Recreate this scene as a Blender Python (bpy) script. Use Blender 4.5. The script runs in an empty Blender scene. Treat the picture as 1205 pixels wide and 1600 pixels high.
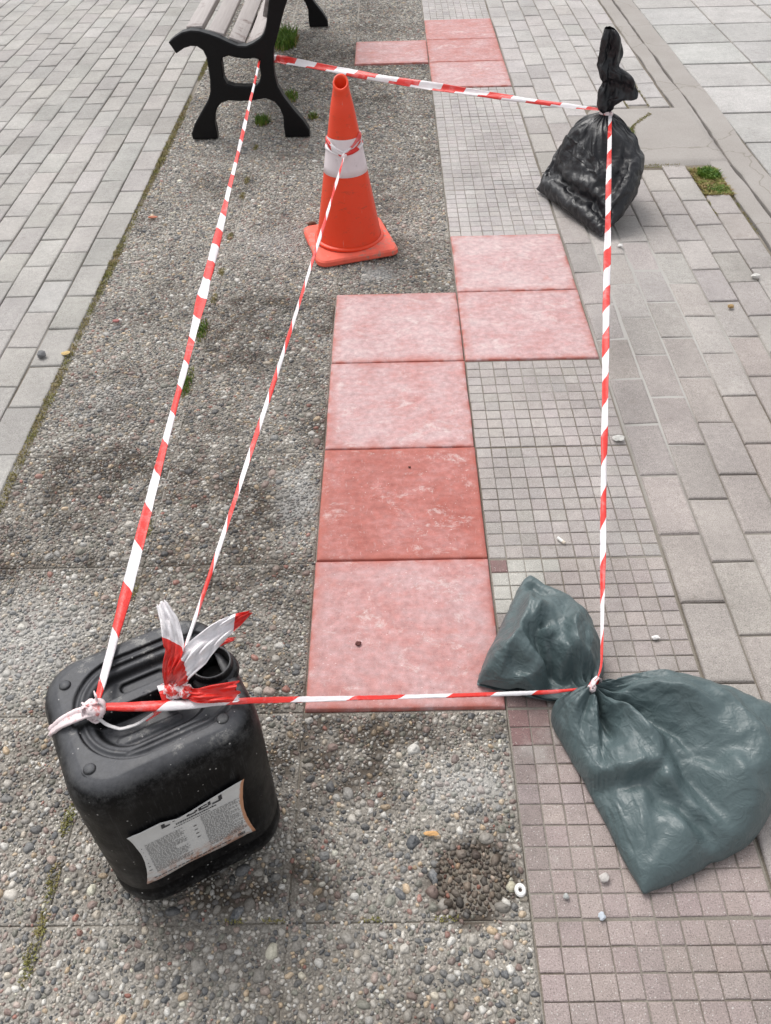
import bpy, math, random, zlib, base64
import numpy as np
from mathutils import Vector, Matrix

sc = bpy.context.scene
COL = sc.collection

# ------------------------------------------------------------------ camera
CAMP = np.array([.1956, -.9368, 1.4505]); PITCH, YAW, ROLL, FPX = .76895, -.022143, -.033983, 1332.9
cp, sp, cy_, sy_ = math.cos(PITCH), math.sin(PITCH), math.cos(YAW), math.sin(YAW)
FW = np.array([sy_*cp, cy_*cp, -sp]); r0 = np.array([cy_, -sy_, 0.]); u0 = np.cross(r0, FW)
RT = math.cos(ROLL)*r0 + math.sin(ROLL)*u0; UP = -math.sin(ROLL)*r0 + math.cos(ROLL)*u0
cd = bpy.data.cameras.new('camera'); cam = bpy.data.objects.new('camera', cd); COL.objects.link(cam)
cd.sensor_fit = 'VERTICAL'; cd.sensor_height = 24; cd.lens = 24*FPX/1600; cd.clip_start = .02; cd.clip_end = 500
Mx = Matrix((tuple(RT), tuple(UP), tuple(-FW))).transposed().to_4x4(); Mx.translation = Vector(CAMP)
cam.matrix_world = Mx; sc.camera = cam

# ------------------------------------------------------------------ sky, sun, exposure
SUN_EL, SUN_ROT = math.radians(58), math.radians(-35)      # high, hazy sun behind cloud
wd = bpy.data.worlds.new('World'); sc.world = wd; wd.use_nodes = True
nt = wd.node_tree; bg = nt.nodes['Background']
sky = nt.nodes.new('ShaderNodeTexSky'); sky.sky_type = 'NISHITA'; sky.sun_disc = False
sky.sun_elevation = SUN_EL; sky.sun_rotation = SUN_ROT; sky.dust_density = 3.0; sky.air_density = 1.2
hs = nt.nodes.new('ShaderNodeHueSaturation'); hs.inputs['Saturation'].default_value = .14
nt.links.new(sky.outputs[0], hs.inputs['Color']); nt.links.new(hs.outputs[0], bg.inputs[0]); bg.inputs[1].default_value = .15
sl = bpy.data.lights.new('sun', 'SUN'); sl.energy = 1.2; sl.angle = math.radians(25); sl.color = (1, .96, .91)
so = bpy.data.objects.new('sun', sl); COL.objects.link(so)
sd = Vector((math.sin(SUN_ROT)*math.cos(SUN_EL), math.cos(SUN_ROT)*math.cos(SUN_EL), math.sin(SUN_EL)))
so.rotation_euler = sd.to_track_quat('Z', 'Y').to_euler(); so.location = (0, 0, 8)
vs = sc.view_settings; vs.view_transform = 'Standard'; vs.look = 'None'; vs.gamma = 1; vs.exposure = .52
sc.render.engine = 'CYCLES'; sc.cycles.use_denoising = True

# ------------------------------------------------------------------ helpers
RNG = np.random.default_rng(11); random.seed(7)

def link(o, parent=None):
    COL.objects.link(o)
    if parent is not None: o.parent = parent
    return o

def mesh(name, V, F, mat=None, parent=None, smooth=False, cols=None, loc=None):
    """cols: dict of attribute name -> per-vertex array (N,) or (N,3)"""
    V = np.asarray(V, np.float32).reshape(-1, 3)
    if loc is not None: V = V - np.asarray(loc, np.float32)
    me = bpy.data.meshes.new(name)
    if isinstance(F, np.ndarray):
        n, k = F.shape
        me.vertices.add(len(V)); me.vertices.foreach_set('co', V.ravel())
        me.loops.add(n*k); me.loops.foreach_set('vertex_index', F.astype(np.int32).ravel())
        me.polygons.add(n); me.polygons.foreach_set('loop_start', np.arange(0, n*k, k, dtype=np.int32))
        me.update(calc_edges=True)
    else:
        me.from_pydata(V.tolist(), [], F)
    for k, a in (cols or {}).items():
        a = np.asarray(a, np.float32)
        if a.ndim == 1:
            at = me.attributes.new(k, 'FLOAT', 'POINT'); at.data.foreach_set('value', a)
        else:
            at = me.attributes.new(k, 'FLOAT_COLOR', 'POINT'); b = np.ones((len(a), 4), np.float32); b[:, :3] = a; at.data.foreach_set('color', b.ravel())
    if smooth: me.polygons.foreach_set('use_smooth', np.ones(len(me.polygons), bool))
    me.update()
    o = bpy.data.objects.new(name, me)
    if mat: me.materials.append(mat)
    if loc is not None: o.location = loc
    return link(o, parent)

def tag(o, label=None, cat=None, group=None, kind=None):
    for k, v in (('label', label), ('category', cat), ('group', group), ('kind', kind)):
        if v: o[k] = v
    return o

def thing(name, label, cat, loc=(0, 0, 0), rz=0, group=None):
    o = bpy.data.objects.new(name, None); o.location = loc; o.rotation_euler = (0, 0, rz); o.empty_display_size = .05
    return tag(link(o), label, cat, group)

def bevel(o, w, seg=2, ang=30):
    m = o.modifiers.new('bevel', 'BEVEL'); m.width = w; m.segments = seg; m.limit_method = 'ANGLE'; m.angle_limit = math.radians(ang)
    o.data.polygons.foreach_set('use_smooth', np.ones(len(o.data.polygons), bool)); return o

def vnoise(x, y, s, seed=0):
    """smooth value noise in 0..1"""
    x = np.asarray(x)*s + 37.1*seed; y = np.asarray(y)*s + 91.7*seed
    xi = np.floor(x).astype(int); yi = np.floor(y).astype(int); fx = x-xi; fy = y-yi; fx = fx*fx*(3-2*fx); fy = fy*fy*(3-2*fy)
    def h(a, b):
        v = np.sin(a*127.1+b*311.7+seed*17.3)*43758.5453; return v-np.floor(v)
    return (h(xi, yi)*(1-fx)+h(xi+1, yi)*fx)*(1-fy)+(h(xi, yi+1)*(1-fx)+h(xi+1, yi+1)*fx)*fy
def fbm(x, y, s, seed=0, o=4):
    a, t, r = 1, 0, 0
    for i in range(o): r = r+a*vnoise(x, y, s*2**i, seed+i); t += a; a *= .5
    return r/t

class Mat:
    def __init__(s, name, rough=.8, spec=.5):
        s.m = bpy.data.materials.new(name); s.m.use_nodes = True; s.t = s.m.node_tree; s.b = s.t.nodes['Principled BSDF']
        s.b.inputs['Roughness'].default_value = rough; s.b.inputs['Specular IOR Level'].default_value = spec
    def n(s, ty, **k):
        x = s.t.nodes.new(ty)
        for a, v in k.items():
            if a.startswith('i_'): s.set(x, a[2:], v)
            else: setattr(x, a, v)
        return x
    def set(s, x, key, v):
        key = int(key) if key.isdigit() else key.replace('_', ' ')
        if isinstance(v, bpy.types.NodeSocket): s.t.links.new(v, x.inputs[key])
        else: x.inputs[key].default_value = v
    def co(s, scale=(1, 1, 1), kind='Object'):
        c = s.n('ShaderNodeTexCoord').outputs[kind]
        mp = s.n('ShaderNodeMapping'); s.t.links.new(c, mp.inputs[0]); mp.inputs['Scale'].default_value = scale; return mp.outputs[0]
    def geo(s, scale=(1, 1, 1)):
        c = s.n('ShaderNodeNewGeometry').outputs['Position']
        mp = s.n('ShaderNodeMapping'); s.t.links.new(c, mp.inputs[0]); mp.inputs['Scale'].default_value = scale; return mp.outputs[0]
    def noise(s, co, scale, detail=4, rough=.55, dist=0):
        x = s.n('ShaderNodeTexNoise'); s.t.links.new(co, x.inputs['Vector']); x.inputs['Scale'].default_value = scale
        x.inputs['Detail'].default_value = detail; x.inputs['Roughness'].default_value = rough; x.inputs['Distortion'].default_value = dist; return x.outputs[0]
    def vor(s, co, scale, feature='F1', out=0, rnd=1):
        x = s.n('ShaderNodeTexVoronoi', feature=feature); s.t.links.new(co, x.inputs['Vector']); x.inputs['Scale'].default_value = scale; x.inputs['Randomness'].default_value = rnd; return x.outputs[out]
    def ramp(s, f, *st):
        x = s.n('ShaderNodeValToRGB'); s.t.links.new(f, x.inputs[0]); e = x.color_ramp.elements
        while len(e) < len(st): e.new(.5)
        for i, (p, c) in enumerate(st):
            e[i].position = p; e[i].color = (c, c, c, 1) if isinstance(c, (int, float)) else (*c, 1)
        return x.outputs[0]
    def mix(s, f, a, b, mode='MIX'):
        x = s.n('ShaderNodeMix', data_type='RGBA', blend_type=mode)
        for i, v in ((0, f), (6, a), (7, b)):
            if isinstance(v, bpy.types.NodeSocket): s.t.links.new(v, x.inputs[i])
            elif i == 0: x.inputs[0].default_value = v
            else: x.inputs[i].default_value = (v, v, v, 1) if isinstance(v, (int, float)) else (*v, 1)
        return x.outputs[2]
    def math(s, op, a, b=0.):
        x = s.n('ShaderNodeMath', operation=op)
        for i, v in enumerate((a, b)):
            if isinstance(v, bpy.types.NodeSocket): s.t.links.new(v, x.inputs[i])
            else: x.inputs[i].default_value = v
        return x.outputs[0]
    def attr(s, name, out='Color'):
        x = s.n('ShaderNodeAttribute'); x.attribute_name = name; return x.outputs[out]
    def color(s, v):
        if isinstance(v, bpy.types.NodeSocket): s.t.links.new(v, s.b.inputs['Base Color'])
        else: s.b.inputs['Base Color'].default_value = (*v, 1)
        return s
    def rough(s, v): s.t.links.new(v, s.b.inputs['Roughness']); return s
    def bump(s, h, strength=.5, dist=.001):
        x = s.n('ShaderNodeBump'); x.inputs['Strength'].default_value = strength; x.inputs['Distance'].default_value = dist
        s.t.links.new(h, x.inputs['Height']); s.t.links.new(x.outputs[0], s.b.inputs['Normal']); return s

# ------------------------------------------------------------------ materials
def m_pave(name, grain=(.55, .5), speck=.6, rough=.88):
    """concrete paver: per-block tint from attribute, gritty surface"""
    m = Mat(name, rough, .35); g = m.geo(); c = m.attr('tint')
    n1 = m.noise(g, 5, 5); n2 = m.noise(g, 420, 3, .7); v = m.noise(g, 60, 4, .6)
    c1 = m.mix(1, c, m.ramp(n1, (.25, .86), (.75, 1.1)), 'MULTIPLY')
    c1 = m.mix(1, c1, m.ramp(v, (.3, .90), (.7, 1.07)), 'MULTIPLY')
    c1 = m.mix(1, c1, m.ramp(n2, (.33, .50), (.45, .95), (.58, 1.05), (.70, 1.5)), 'MULTIPLY')
    sp = m.vor(g, 150); c1 = m.mix(m.ramp(sp, (.08, speck), (.17, 0)), c1, (.62, .60, .57))
    dk = m.noise(g, 17, 6, .7); c1 = m.mix(m.ramp(dk, (.57, 0), (.75, .45)), c1, (.20, .175, .15)); lw = m.noise(g, 1.3, 6, .7); c1 = m.mix(1, c1, m.ramp(lw, (.30, .82), (.68, 1.12)), 'MULTIPLY'); wp = m.noise(g, 3.1, 7, .75); c1 = m.mix(m.ramp(wp, (.60, 0), (.72, .35)), c1, (.55, .53, .50))
    m.color(c1); m.bump(n2, .8, .0022); return m.m
M_BRICK = m_pave('grey_paver', speck=.35); M_GRID = m_pave('ribbed_tile', speck=.75); M_PLAZA = m_pave('pale_plaza_tile', speck=.1)

def m_cement():
    m = Mat('cement_patch', .9, .3); g = m.geo(); n1 = m.noise(g, 4, 6, .6); n2 = m.noise(g, 300, 3, .7)
    c = m.mix(n1, (.27, .245, .225), (.39, .365, .345)); c = m.mix(1, c, m.ramp(n2, (.3, .8), (.7, 1.1)), 'MULTIPLY')
    w = m.n('ShaderNodeTexVoronoi', feature='DISTANCE_TO_EDGE'); dm = m.mix(.12, m.geo(), m.noise(g, 6, 4)); m.t.links.new(dm, w.inputs['Vector']); w.inputs['Scale'].default_value = 2.2
    c = m.mix(m.ramp(w.outputs[0], (.0, .55), (.006, 0)), c, (.13, .11, .08))
    m.color(c); m.bump(m.mix(.3, n1, n2), .4, .002); return m.m
M_CEM = m_cement()

def m_sand():
    m = Mat('joint_sand', .95, .2); g = m.geo(); n = m.noise(g, 350, 3, .7); n1 = m.noise(g, 6, 5); h = m.attr('fill', 'Fac')
    c = m.mix(n1, (.14, .118, .092), (.25, .22, .18)); c = m.mix(1, c, m.ramp(n, (.3, .6), (.7, 1.3)), 'MULTIPLY'); c = m.mix(h, c, (.40, .385, .365))
    m.color(c); m.bump(n, .8, .002); return m.m
M_SAND = m_sand()

def m_matrix():
    m = Mat('aggregate_cement', .92, .3); g = m.geo(); st = m.attr('stain', 'Fac')
    n = m.noise(g, 260, 4, .7); v = m.vor(g, 230); n1 = m.noise(g, 9, 6, .65)
    c = m.mix(n1, (.29, .266, .232), (.50, .468, .42)); c = m.mix(1, c, m.ramp(n, (.3, .55), (.7, 1.35)), 'MULTIPLY')
    c = m.mix(1, c, m.ramp(v, (0, 1.25), (.6, .72)), 'MULTIPLY')
    c = m.mix(m.ramp(st, (.0, 0), (1, .92)), c, (.055, .041, .030)); c = m.mix(m.attr('wash', 'Fac'), c, (.50, .50, .49))
    m.color(c); m.bump(m.mix(.5, n, v), .9, .0025); return m.m
def m_pebble():
    m = Mat('river_pebble', .62, .45); g = m.geo(); c = m.attr('tint'); st = m.attr('stain', 'Fac')
    n = m.noise(g, 240, 4, .65); n2 = m.noise(g, 22, 5, .65); n3 = m.noise(g, 700, 2)
    c = m.mix(1, c, m.ramp(n, (.3, .72), (.7, 1.25)), 'MULTIPLY')
    film = m.ramp(m.mix(.35, n2, n), (.42, 0), (.64, .52)); film = m.math('MULTIPLY', film, m.math('SUBTRACT', 1., st))
    c = m.mix(film, c, (.43, .405, .37)); c = m.mix(m.attr('wash', 'Fac'), c, (.50, .50, .49))
    c = m.mix(m.math('MULTIPLY', st, .52), c, (.052, .038, .028)); m.color(c); m.bump(n3, .3, .0006); return m.m
M_MTX, M_PEB = m_matrix(), m_pebble()

def m_red():
    m = Mat('red_cement', .7, .4); g = m.geo(); o = m.n('ShaderNodeObjectInfo'); wet = o.outputs['Color']
    sx = m.n('ShaderNodeSeparateColor'); m.t.links.new(wet, sx.inputs[0]); red = sx.outputs[0]
    st = m.noise(m.geo((5, 11, 1)), 3, 7, .72, .3); n1 = m.noise(g, 6.5, 8, .66, .5); n2 = m.noise(g, 60, 5, .7); n3 = m.noise(g, 420, 2)
    f = m.math('ADD', m.math('MULTIPLY', n1, .6), m.math('MULTIPLY', st, .4)); f = m.math('ADD', m.math('MULTIPLY', f, .72), .14); f = m.math('SUBTRACT', m.math('ADD', f, .235), m.math('MULTIPLY', red, .44))
    c = m.ramp(f, (.28, (.33, .080, .060)), (.38, (.40, .140, .120)), (.47, (.455, .225, .215)), (.57, (.50, .325, .325)), (.74, (.58, .475, .475)))
    c = m.mix(1, c, m.ramp(n2, (.3, .76), (.7, 1.16)), 'MULTIPLY')
    sc_ = m.noise(m.geo((30, 7, 1)), 6, 4, .7, .8); c = m.mix(m.ramp(sc_, (.60, 0), (.72, .35)), c, (.62, .52, .51))
    wh = m.noise(m.geo((7, 9, 1)), 1.6, 9, .78, .35); c = m.mix(m.ramp(wh, (.55, 0), (.66, .6)), c, (.66, .58, .56)); dr = m.noise(m.geo((2.2, 2.2, 1)), 1.7, 8, .75, .3); c = m.mix(m.ramp(dr, (.60, 0), (.68, .5)), c, (.42, .14, .10))
    pit = m.vor(m.geo((1, 1.6, 1)), 46); c = m.mix(m.ramp(pit, (.045, .55), (.09, 0)), c, (.80, .72, .69))
    e = m.attr('edge', 'Fac'); ee = m.math('MULTIPLY', e, m.ramp(m.noise(g, 26, 4), (.35, .15), (.6, 1)))
    c = m.mix(m.math('MULTIPLY', ee, .95), c, (.40, .105, .075)); gr = m.noise(g, 900, 2, .6); c = m.mix(1, c, m.ramp(gr, (.32, .80), (.68, 1.14)), 'MULTIPLY'); sp_ = m.vor(g, 70); c = m.mix(m.ramp(sp_, (.05, .7), (.08, 0)), c, (.12, .05, .04))
    m.color(c); m.rough(m.ramp(n1, (.3, .5), (.7, .8))); m.bump(m.mix(.6, st, n2), .35, .003); return m.m
M_RED = m_red()

def simple(name, col, rough=.6, var=.15, scale=40, spec=.5, bs=0., metal=0, wear=None):
    m = Mat(name, rough, spec); g = m.co(); n = m.noise(g, scale, 5, .65)
    c = m.mix(1, col, m.ramp(n, (.3, 1-var), (.7, 1+var)), 'MULTIPLY')
    if wear:
        w = m.noise(g, wear[1], 6, .72); c = m.mix(m.ramp(w, (wear[2], 0), (wear[2]+.07, wear[3])), c, wear[0])
    m.color(c); m.b.inputs['Metallic'].default_value = metal
    if bs: m.bump(n, bs, .001)
    return m.m
M_IRON = simple('black_painted_iron', (.0035, .0035, .0045), .45, .3, 60, .22, .25, wear=((.10, .09, .08), 14, .70, .35))
M_SLAT = None
def m_slat():
    m = Mat('weathered_slat', .7, .4); g = m.co((1, 1, 1)); n = m.noise(m.co((30, 1.2, 30)), 4, 6, .7); n2 = m.noise(g, 3, 6, .7)
    c = m.mix(n, (.26, .225, .215), (.50, .465, .45)); c = m.mix(m.ramp(n2, (.55, 0), (.63, .85)), c, (.12, .075, .065)); m.color(c); m.bump(n, .5, .002); return m.m
M_SLAT = m_slat()
def m_cone():
    m = Mat('orange_plastic', .42, .45); g = m.co(); n = m.noise(g, 9, 6, .7); n2 = m.noise(m.co((20, 20, 2)), 4, 5, .7)
    c = m.mix(m.ramp(n, (.3, 0), (.8, .5)), (.78, .046, .008), (.80, .085, .030)); c = m.mix(m.ramp(n2, (.64, 0), (.74, .5)), c, (.6, .35, .28)); n4 = m.noise(m.co((6, 6, 14)), 5, 8, .8); c = m.mix(m.ramp(n4, (.56, 0), (.68, .55)), c, (.20, .07, .04)); m.color(c); return m.m
M_CONE = m_cone(); M_CONEBASE = simple('faded_orange_base', (.76, .12, .075), .6, .15, 18, .4, .2, wear=((.30, .22, .18), 16, .54, .8))
M_BAND = simple('reflective_band', (.74, .66, .68), .45, .06, 20, .5, 0, wear=((.45, .38, .37), 16, .58, .5))
def m_tape():
    m = Mat('striped_barrier_tape', .38, .5); uv = m.n('ShaderNodeUVMap'); s = m.n('ShaderNodeSeparateXYZ'); m.t.links.new(uv.outputs[0], s.inputs[0])
    f = m.math('PINGPONG', s.outputs[0], 1.0); st = m.math('GREATER_THAN', f, .5)
    n = m.noise(m.co(), 40, 4, .6); c = m.mix(st, (.74, .71, .73), m.mix(n, (.60, .013, .010), (.76, .040, .028)))
    n9 = m.noise(m.co(), 14, 5, .7); c = m.mix(m.ramp(n9, (.52, 0), (.68, .35)), c, (.72, .50, .50)); m.color(c); m.bump(m.noise(m.co((1, 1, 1)), 70, 4, .6, .8), .6, .003)
    m.b.inputs['Transmission Weight'].default_value = 0; return m.m
M_TAPE = m_tape(); M_KNOT = simple('stretched_tape_knot', (.74, .62, .63), .5, .10, 60, .5, .5, wear=((.72, .12, .10), 38, .57, .8))
M_KNOT2 = simple('red_and_white_knot', (.66, .030, .022), .5, .15, 60, .5, .5, wear=((.76, .70, .71), 42, .48, .95))
M_PALE = simple('stretched_pale_tape', (.62, .60, .60), .5, .1, 60)
def m_can():
    m = Mat('black_can_plastic', .36, .16); g = m.co(); nz = m.n('ShaderNodeSeparateXYZ'); m.t.links.new(m.n('ShaderNodeNewGeometry').outputs['Normal'], nz.inputs[0])
    n = m.noise(g, 22, 7, .72); n2 = m.noise(g, 130, 4, .7); scr = m.noise(m.co((120, 120, 9)), 2.5, 5, .75)
    up = m.ramp(nz.outputs[2], (.55, 0), (.95, 1))     # settled dust lies on the level top only
    f = m.math('MULTIPLY', up, m.ramp(m.mix(.4, n, n2), (.30, .5), (.62, 1)))
    c = m.mix(f, (.0018, .0018, .0024), (.095, .097, .105)); c = m.mix(m.ramp(scr, (.55, 0), (.70, .5)), c, (.055, .055, .058)); pt = m.n('ShaderNodeNewGeometry').outputs['Pointiness']; n6 = m.noise(g, 38, 6, .8); c = m.mix(m.math('MULTIPLY', m.ramp(pt, (.505, 0), (.56, 1)), m.ramp(n6, (.45, 0), (.65, .8))), c, (.13, .13, .13)); low = m.noise(g, 18, 8, .8); c = m.mix(m.ramp(low, (.58, 0), (.72, .30)), c, (.085, .083, .08))
    sp = m.vor(g, 60); c = m.mix(m.ramp(sp, (.06, .9), (.09, 0)), c, (.38, .37, .36)); pw = m.noise(g, 13, 7, .8)
    c = m.mix(m.math('MULTIPLY', up, m.ramp(pw, (.56, 0), (.68, .8))), c, (.34, .33, .31))
    m.color(c); m.rough(m.ramp(n, (.3, .30), (.7, .55))); m.bump(m.mix(.5, n, scr), .18, .0015); return m.m
M_CAN = m_can(); M_CANIN = simple('can_inside', (.003, .003, .003), .8, .1)
def m_label():
    m = Mat('can_label_paper', .6, .3); g = m.co(kind='Generated'); s = m.n('ShaderNodeSeparateXYZ'); m.t.links.new(g, s.inputs[0])
    n = m.noise(m.co(), 45, 6, .7); c = m.mix(n, (.50, .50, .50), (.68, .68, .67))
    r = m.math('ADD', m.attr('uu', 'Fac'), m.math('MULTIPLY', n, .05)); c = m.mix(m.ramp(r, (.990, 0), (1.0, .85)), c, (.52, .22, .09))
    z = m.math('ADD', m.attr('vv', 'Fac'), m.math('MULTIPLY', m.noise(m.co(), 70, 5, .8), .5)); band = m.ramp(z, (.34, .8), (.50, 0))
    c = m.mix(m.math('MULTIPLY', band, m.ramp(n, (.45, 0), (.6, 1))), c, (.36, .16, .09)); m.color(c); return m.m
M_LABEL = m_label(); M_INK = simple('label_ink', (.03, .03, .035), .6, .2)
def m_bag(name, col, col2, rough, cr=.25, tie=(0, 0), rad=0.):
    m = Mat(name, rough, .5); g = m.co(); n = m.noise(g, 5, 4, .5); n2 = m.noise(g, 26, 4, .55, .6); n3 = m.noise(g, 90, 3, .5, 1.0)
    c = m.mix(n, col, col2); d = m.noise(g, 14, 7, .75); c = m.mix(m.ramp(d, (.62, 0), (.82, .20)), c, (.20, .20, .19)); m.color(c)
    m.rough(m.ramp(n2, (.3, rough-.07), (.7, rough+.12))); rg = m.noise(g, 7, 3, .5, 1.6); rg = m.math('ABSOLUTE', m.math('SUBTRACT', rg, .5)); rg2 = m.noise(g, 27, 3, .5, 1.4); rg2 = m.math('ABSOLUTE', m.math('SUBTRACT', rg2, .5)); h = m.math('ADD', m.math('MULTIPLY', rg, -1.6), m.math('MULTIPLY', rg2, -.6)); h = m.math('ADD', h, m.math('MULTIPLY', n3, cr)); xy = m.n('ShaderNodeSeparateXYZ'); m.t.links.new(m.geo(), xy.inputs[0]); ax_ = m.math('SUBTRACT', xy.outputs[0], tie[0]); ay_ = m.math('SUBTRACT', xy.outputs[1], tie[1]); an_ = m.math('ARCTAN2', ay_, ax_); ra_ = m.math('SQRT', m.math('ADD', m.math('MULTIPLY', ax_, ax_), m.math('MULTIPLY', ay_, ay_))); cb = m.n('ShaderNodeCombineXYZ'); m.t.links.new(m.math('MULTIPLY', an_, 5.), cb.inputs[0]); m.t.links.new(m.math('MULTIPLY', ra_, 7.), cb.inputs[1]); rr = m.noise(cb.outputs[0], 1.0, 3, .5, .3); rr = m.math('ABSOLUTE', m.math('SUBTRACT', rr, .5)); h = m.math('ADD', h, m.math('MULTIPLY', rr, -3.5*rad)); m.bump(h, .6, .010)
    m.b.inputs['Specular IOR Level'].default_value = .5; return m.m
M_GREEN = m_bag('green_grey_bag_plastic', (.062, .090, .094), (.082, .116, .121), .41, .12, (.5554, -.0084), .28)
M_BLACK = m_bag('black_bag_plastic', (.0065, .007, .0095), (.011, .0115, .015), .41, .10)
def m_leafy(name, a, b, scale=60):
    m = Mat(name, .6, .3); n = m.noise(m.geo(), scale, 3, .6); m.color(m.mix(m.ramp(n, (.35, 0), (.65, 1)), a, b)); return m.m
M_GRASS = m_leafy('green_grass', (.05, .13, .016), (.17, .26, .04), 45); M_DRY = m_leafy('dry_grass', (.30, .20, .09), (.22, .24, .06), 40)
M_MOSS = m_leafy('yellow_moss', (.20, .20, .055), (.27, .21, .10), 12)
M_SOIL = simple('soil', (.13, .10, .065), .95, .35, 90, .2, .8)


def un(x, y, v=0, ax=2):
    """the point where the sight line through a photo pixel meets the plane axis=v (used to measure sizes)"""
    d = FW+RT*(x-602.5)/FPX-UP*(y-800)/FPX; t = (v-CAMP[ax])/d[ax]; return CAMP+t*d
unp = un
def spl(pts,n):
    """closed/open catmull-ish resample through points (open)"""
    P=np.array(pts,float);d=np.r_[0,np.cumsum(np.linalg.norm(np.diff(P,axis=0),axis=1))]
    t=np.linspace(0,d[-1],n);return np.stack([np.interp(t,d,P[:,k]) for k in range(P.shape[1])],1)
def soften(P,k=2):
    P=P.copy()
    for _ in range(k): P[1:-1]=(P[:-2]+2*P[1:-1]+P[2:])/4
    return P
def dseg(p,poly):
    """distance of points p(N,2) to polyline, plus signed side & param"""
    best=np.full(len(p),1e9);side=np.zeros(len(p));par=np.zeros(len(p));L=np.r_[0,np.cumsum(np.linalg.norm(np.diff(poly,axis=0),axis=1))]
    for i in range(len(poly)-1):
        a,b=poly[i],poly[i+1];ab=b-a;s=np.clip(((p-a)@ab)/(ab@ab),0,1);q=a+s[:,None]*ab;d=np.linalg.norm(p-q,axis=1)
        m=d<best;best[m]=d[m];cr=ab[0]*(p[:,1]-a[1])-ab[1]*(p[:,0]-a[0]);side[m]=np.sign(cr)[m];par[m]=((L[i]+s*np.linalg.norm(ab))/L[-1])[m]
    return best,side,par
def ground_points(pts,z): return np.array([un(x,y,z)[:2] for x,y in pts])
def green():
    zt=.08; tie=un(926,1074,zt)[:2]
    NU,NB,NT=80,38,30
    # body outline, starting at far side of the tie and going clockwise (far/right) ... ends near-left
    out=[(ground_points([(958,1052)],.06)[0]),*ground_points([(1005,1050),(1070,1060),(1130,1078)],.05),*ground_points([(1185,1100)],.04),*ground_points([(1222,1130),(1232,1190),(1215,1260),(1180,1318)],.02),*ground_points([(1130,1350),(1062,1382),(1005,1405)],.003),*ground_points([(975,1340),(940,1270),(905,1205),(872,1150),(855,1112)],.02),ground_points([(872,1082)],.05)[0]]
    o=spl(out,NU+1)
    # keep the sharp corner
    c=np.argmin(np.linalg.norm(o-out[11],axis=1)); os_=soften(o,3); os_[c]=out[11]; o=os_
    B=[]
    for i in range(NB+1):
        t=1-i/NB   # 1 = outline ; 0 = tie
        t=t**1.15
        B.append(tie+ (o-tie)*t)
    B=np.array(B)   # NB+1,NU+1,2
    P=B.reshape(-1,2); d,_,_=dseg(P,o); rt=np.linalg.norm(P-tie,axis=1)
    corner=np.array(out[11]); dc=np.linalg.norm(P-corner,axis=1)
    Hc=.052+.050*np.clip(rt/.14,0,1); Hc*=.25+.75*np.clip(dc/.26,0,1)**.9
    w=.075
    z=.006+Hc*np.sqrt(np.clip(1-(1-np.clip(d/w,0,1))**2,0,1))
    zt_mix=np.exp(-(rt/.05)**2); z=z*(1-zt_mix)+zt_mix*zt
    def fold(px,zz,amp,wd,mode='ridge',fade=(.1,.1)):
        nonlocal z
        q=ground_points(px,zz); q=soften(spl(q,24),4); dd,s,pr_=dseg(P,q)
        f=np.clip(pr_/fade[0],0,1)*np.clip((1-pr_)/fade[1],0,1)
        amp=amp*1.9
        if mode=='ridge': z=z+amp*f*np.exp(-(dd/wd)**2)
        elif mode=='sharp': z=z+amp*f*np.exp(-np.sqrt(dd**2+.0022**2)/(wd*1.25))
        elif mode=='step':   # left side (s>0) rises
            x=dd*s/wd; z=z+amp*f*np.where(x>0,1,-.9)*np.exp(-np.abs(x))*np.tanh(np.abs(x)*5)
    r='sharp'
    fold([(925,1085),(985,1115),(1035,1160),(1075,1205)],.10,.018,.013,r,(.15,.3))
    fold([(925,1085),(935,1130),(938,1160)],.08,.012,.007,r,(.2,.4))
    fold([(925,1085),(915,1130),(900,1150)],.07,.012,.008,r,(.2,.4))
    fold([(925,1085),(952,1120),(962,1170)],.08,-.014,.008,r,(.2,.5))
    fold([(925,1085),(892,1105),(872,1125)],.06,.010,.008,r,(.2,.4))
    fold([(940,1072),(1000,1080),(1060,1100),(1125,1127)],.10,.016,.014,r,(.2,.3))
    fold([(940,1072),(990,1100),(1040,1125),(1110,1185),(1175,1225)],.10,-.022,.016,r,(.1,.25))
    fold([(935,1080),(1010,1105),(1060,1125),(1090,1160),(1160,1235)],.11,.012,.010,r,(.3,.3))
    # lower lip of the front pouch and the long fold below
    fold([(895,1190),(930,1210),(990,1216),(1035,1205)],.07,.020,.022,'step',(.15,.2))
    fold([(1000,1218),(1060,1245),(1110,1285),(1150,1312)],.07,.020,.020,'step',(.25,.25))
    fold([(1040,1225),(1110,1265),(1145,1298)],.07,-.012,.009,r,(.2,.3))
    fold([(1000,1230),(1002,1300),(1000,1390)],.03,.005,.006,r,(.3,.2))
    fold([(1120,1185),(1160,1220),(1175,1245)],.09,.010,.009,r,(.3,.3))
    fold([(1040,1300),(1090,1310),(1130,1300)],.05,.006,.008,r,(.3,.3))
    fold([(1060,1270),(1075,1320),(1110,1330)],.05,.006,.008,r,(.3,.3))
    ang=np.arctan2(P[:,1]-tie[1],P[:,0]-tie[0])
    pl=np.abs(np.sin(ang*5.2+.6+.25*np.sin(rt*30)))**1.0-.6
    z=z+.022*pl*np.exp(-((rt-.05)/.05)**2)
    pl=np.abs(np.sin(ang*3.1+1.4+rt*3))-.6
    z=z+.022*pl*np.exp(-((rt-.16)/.09)**2)*np.clip(d/.05,0,1)
    def ridged(a,r,s): 
        n=vnoise(a,r,1.0,s); return 1-2*np.abs(n-.5)*2
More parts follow.
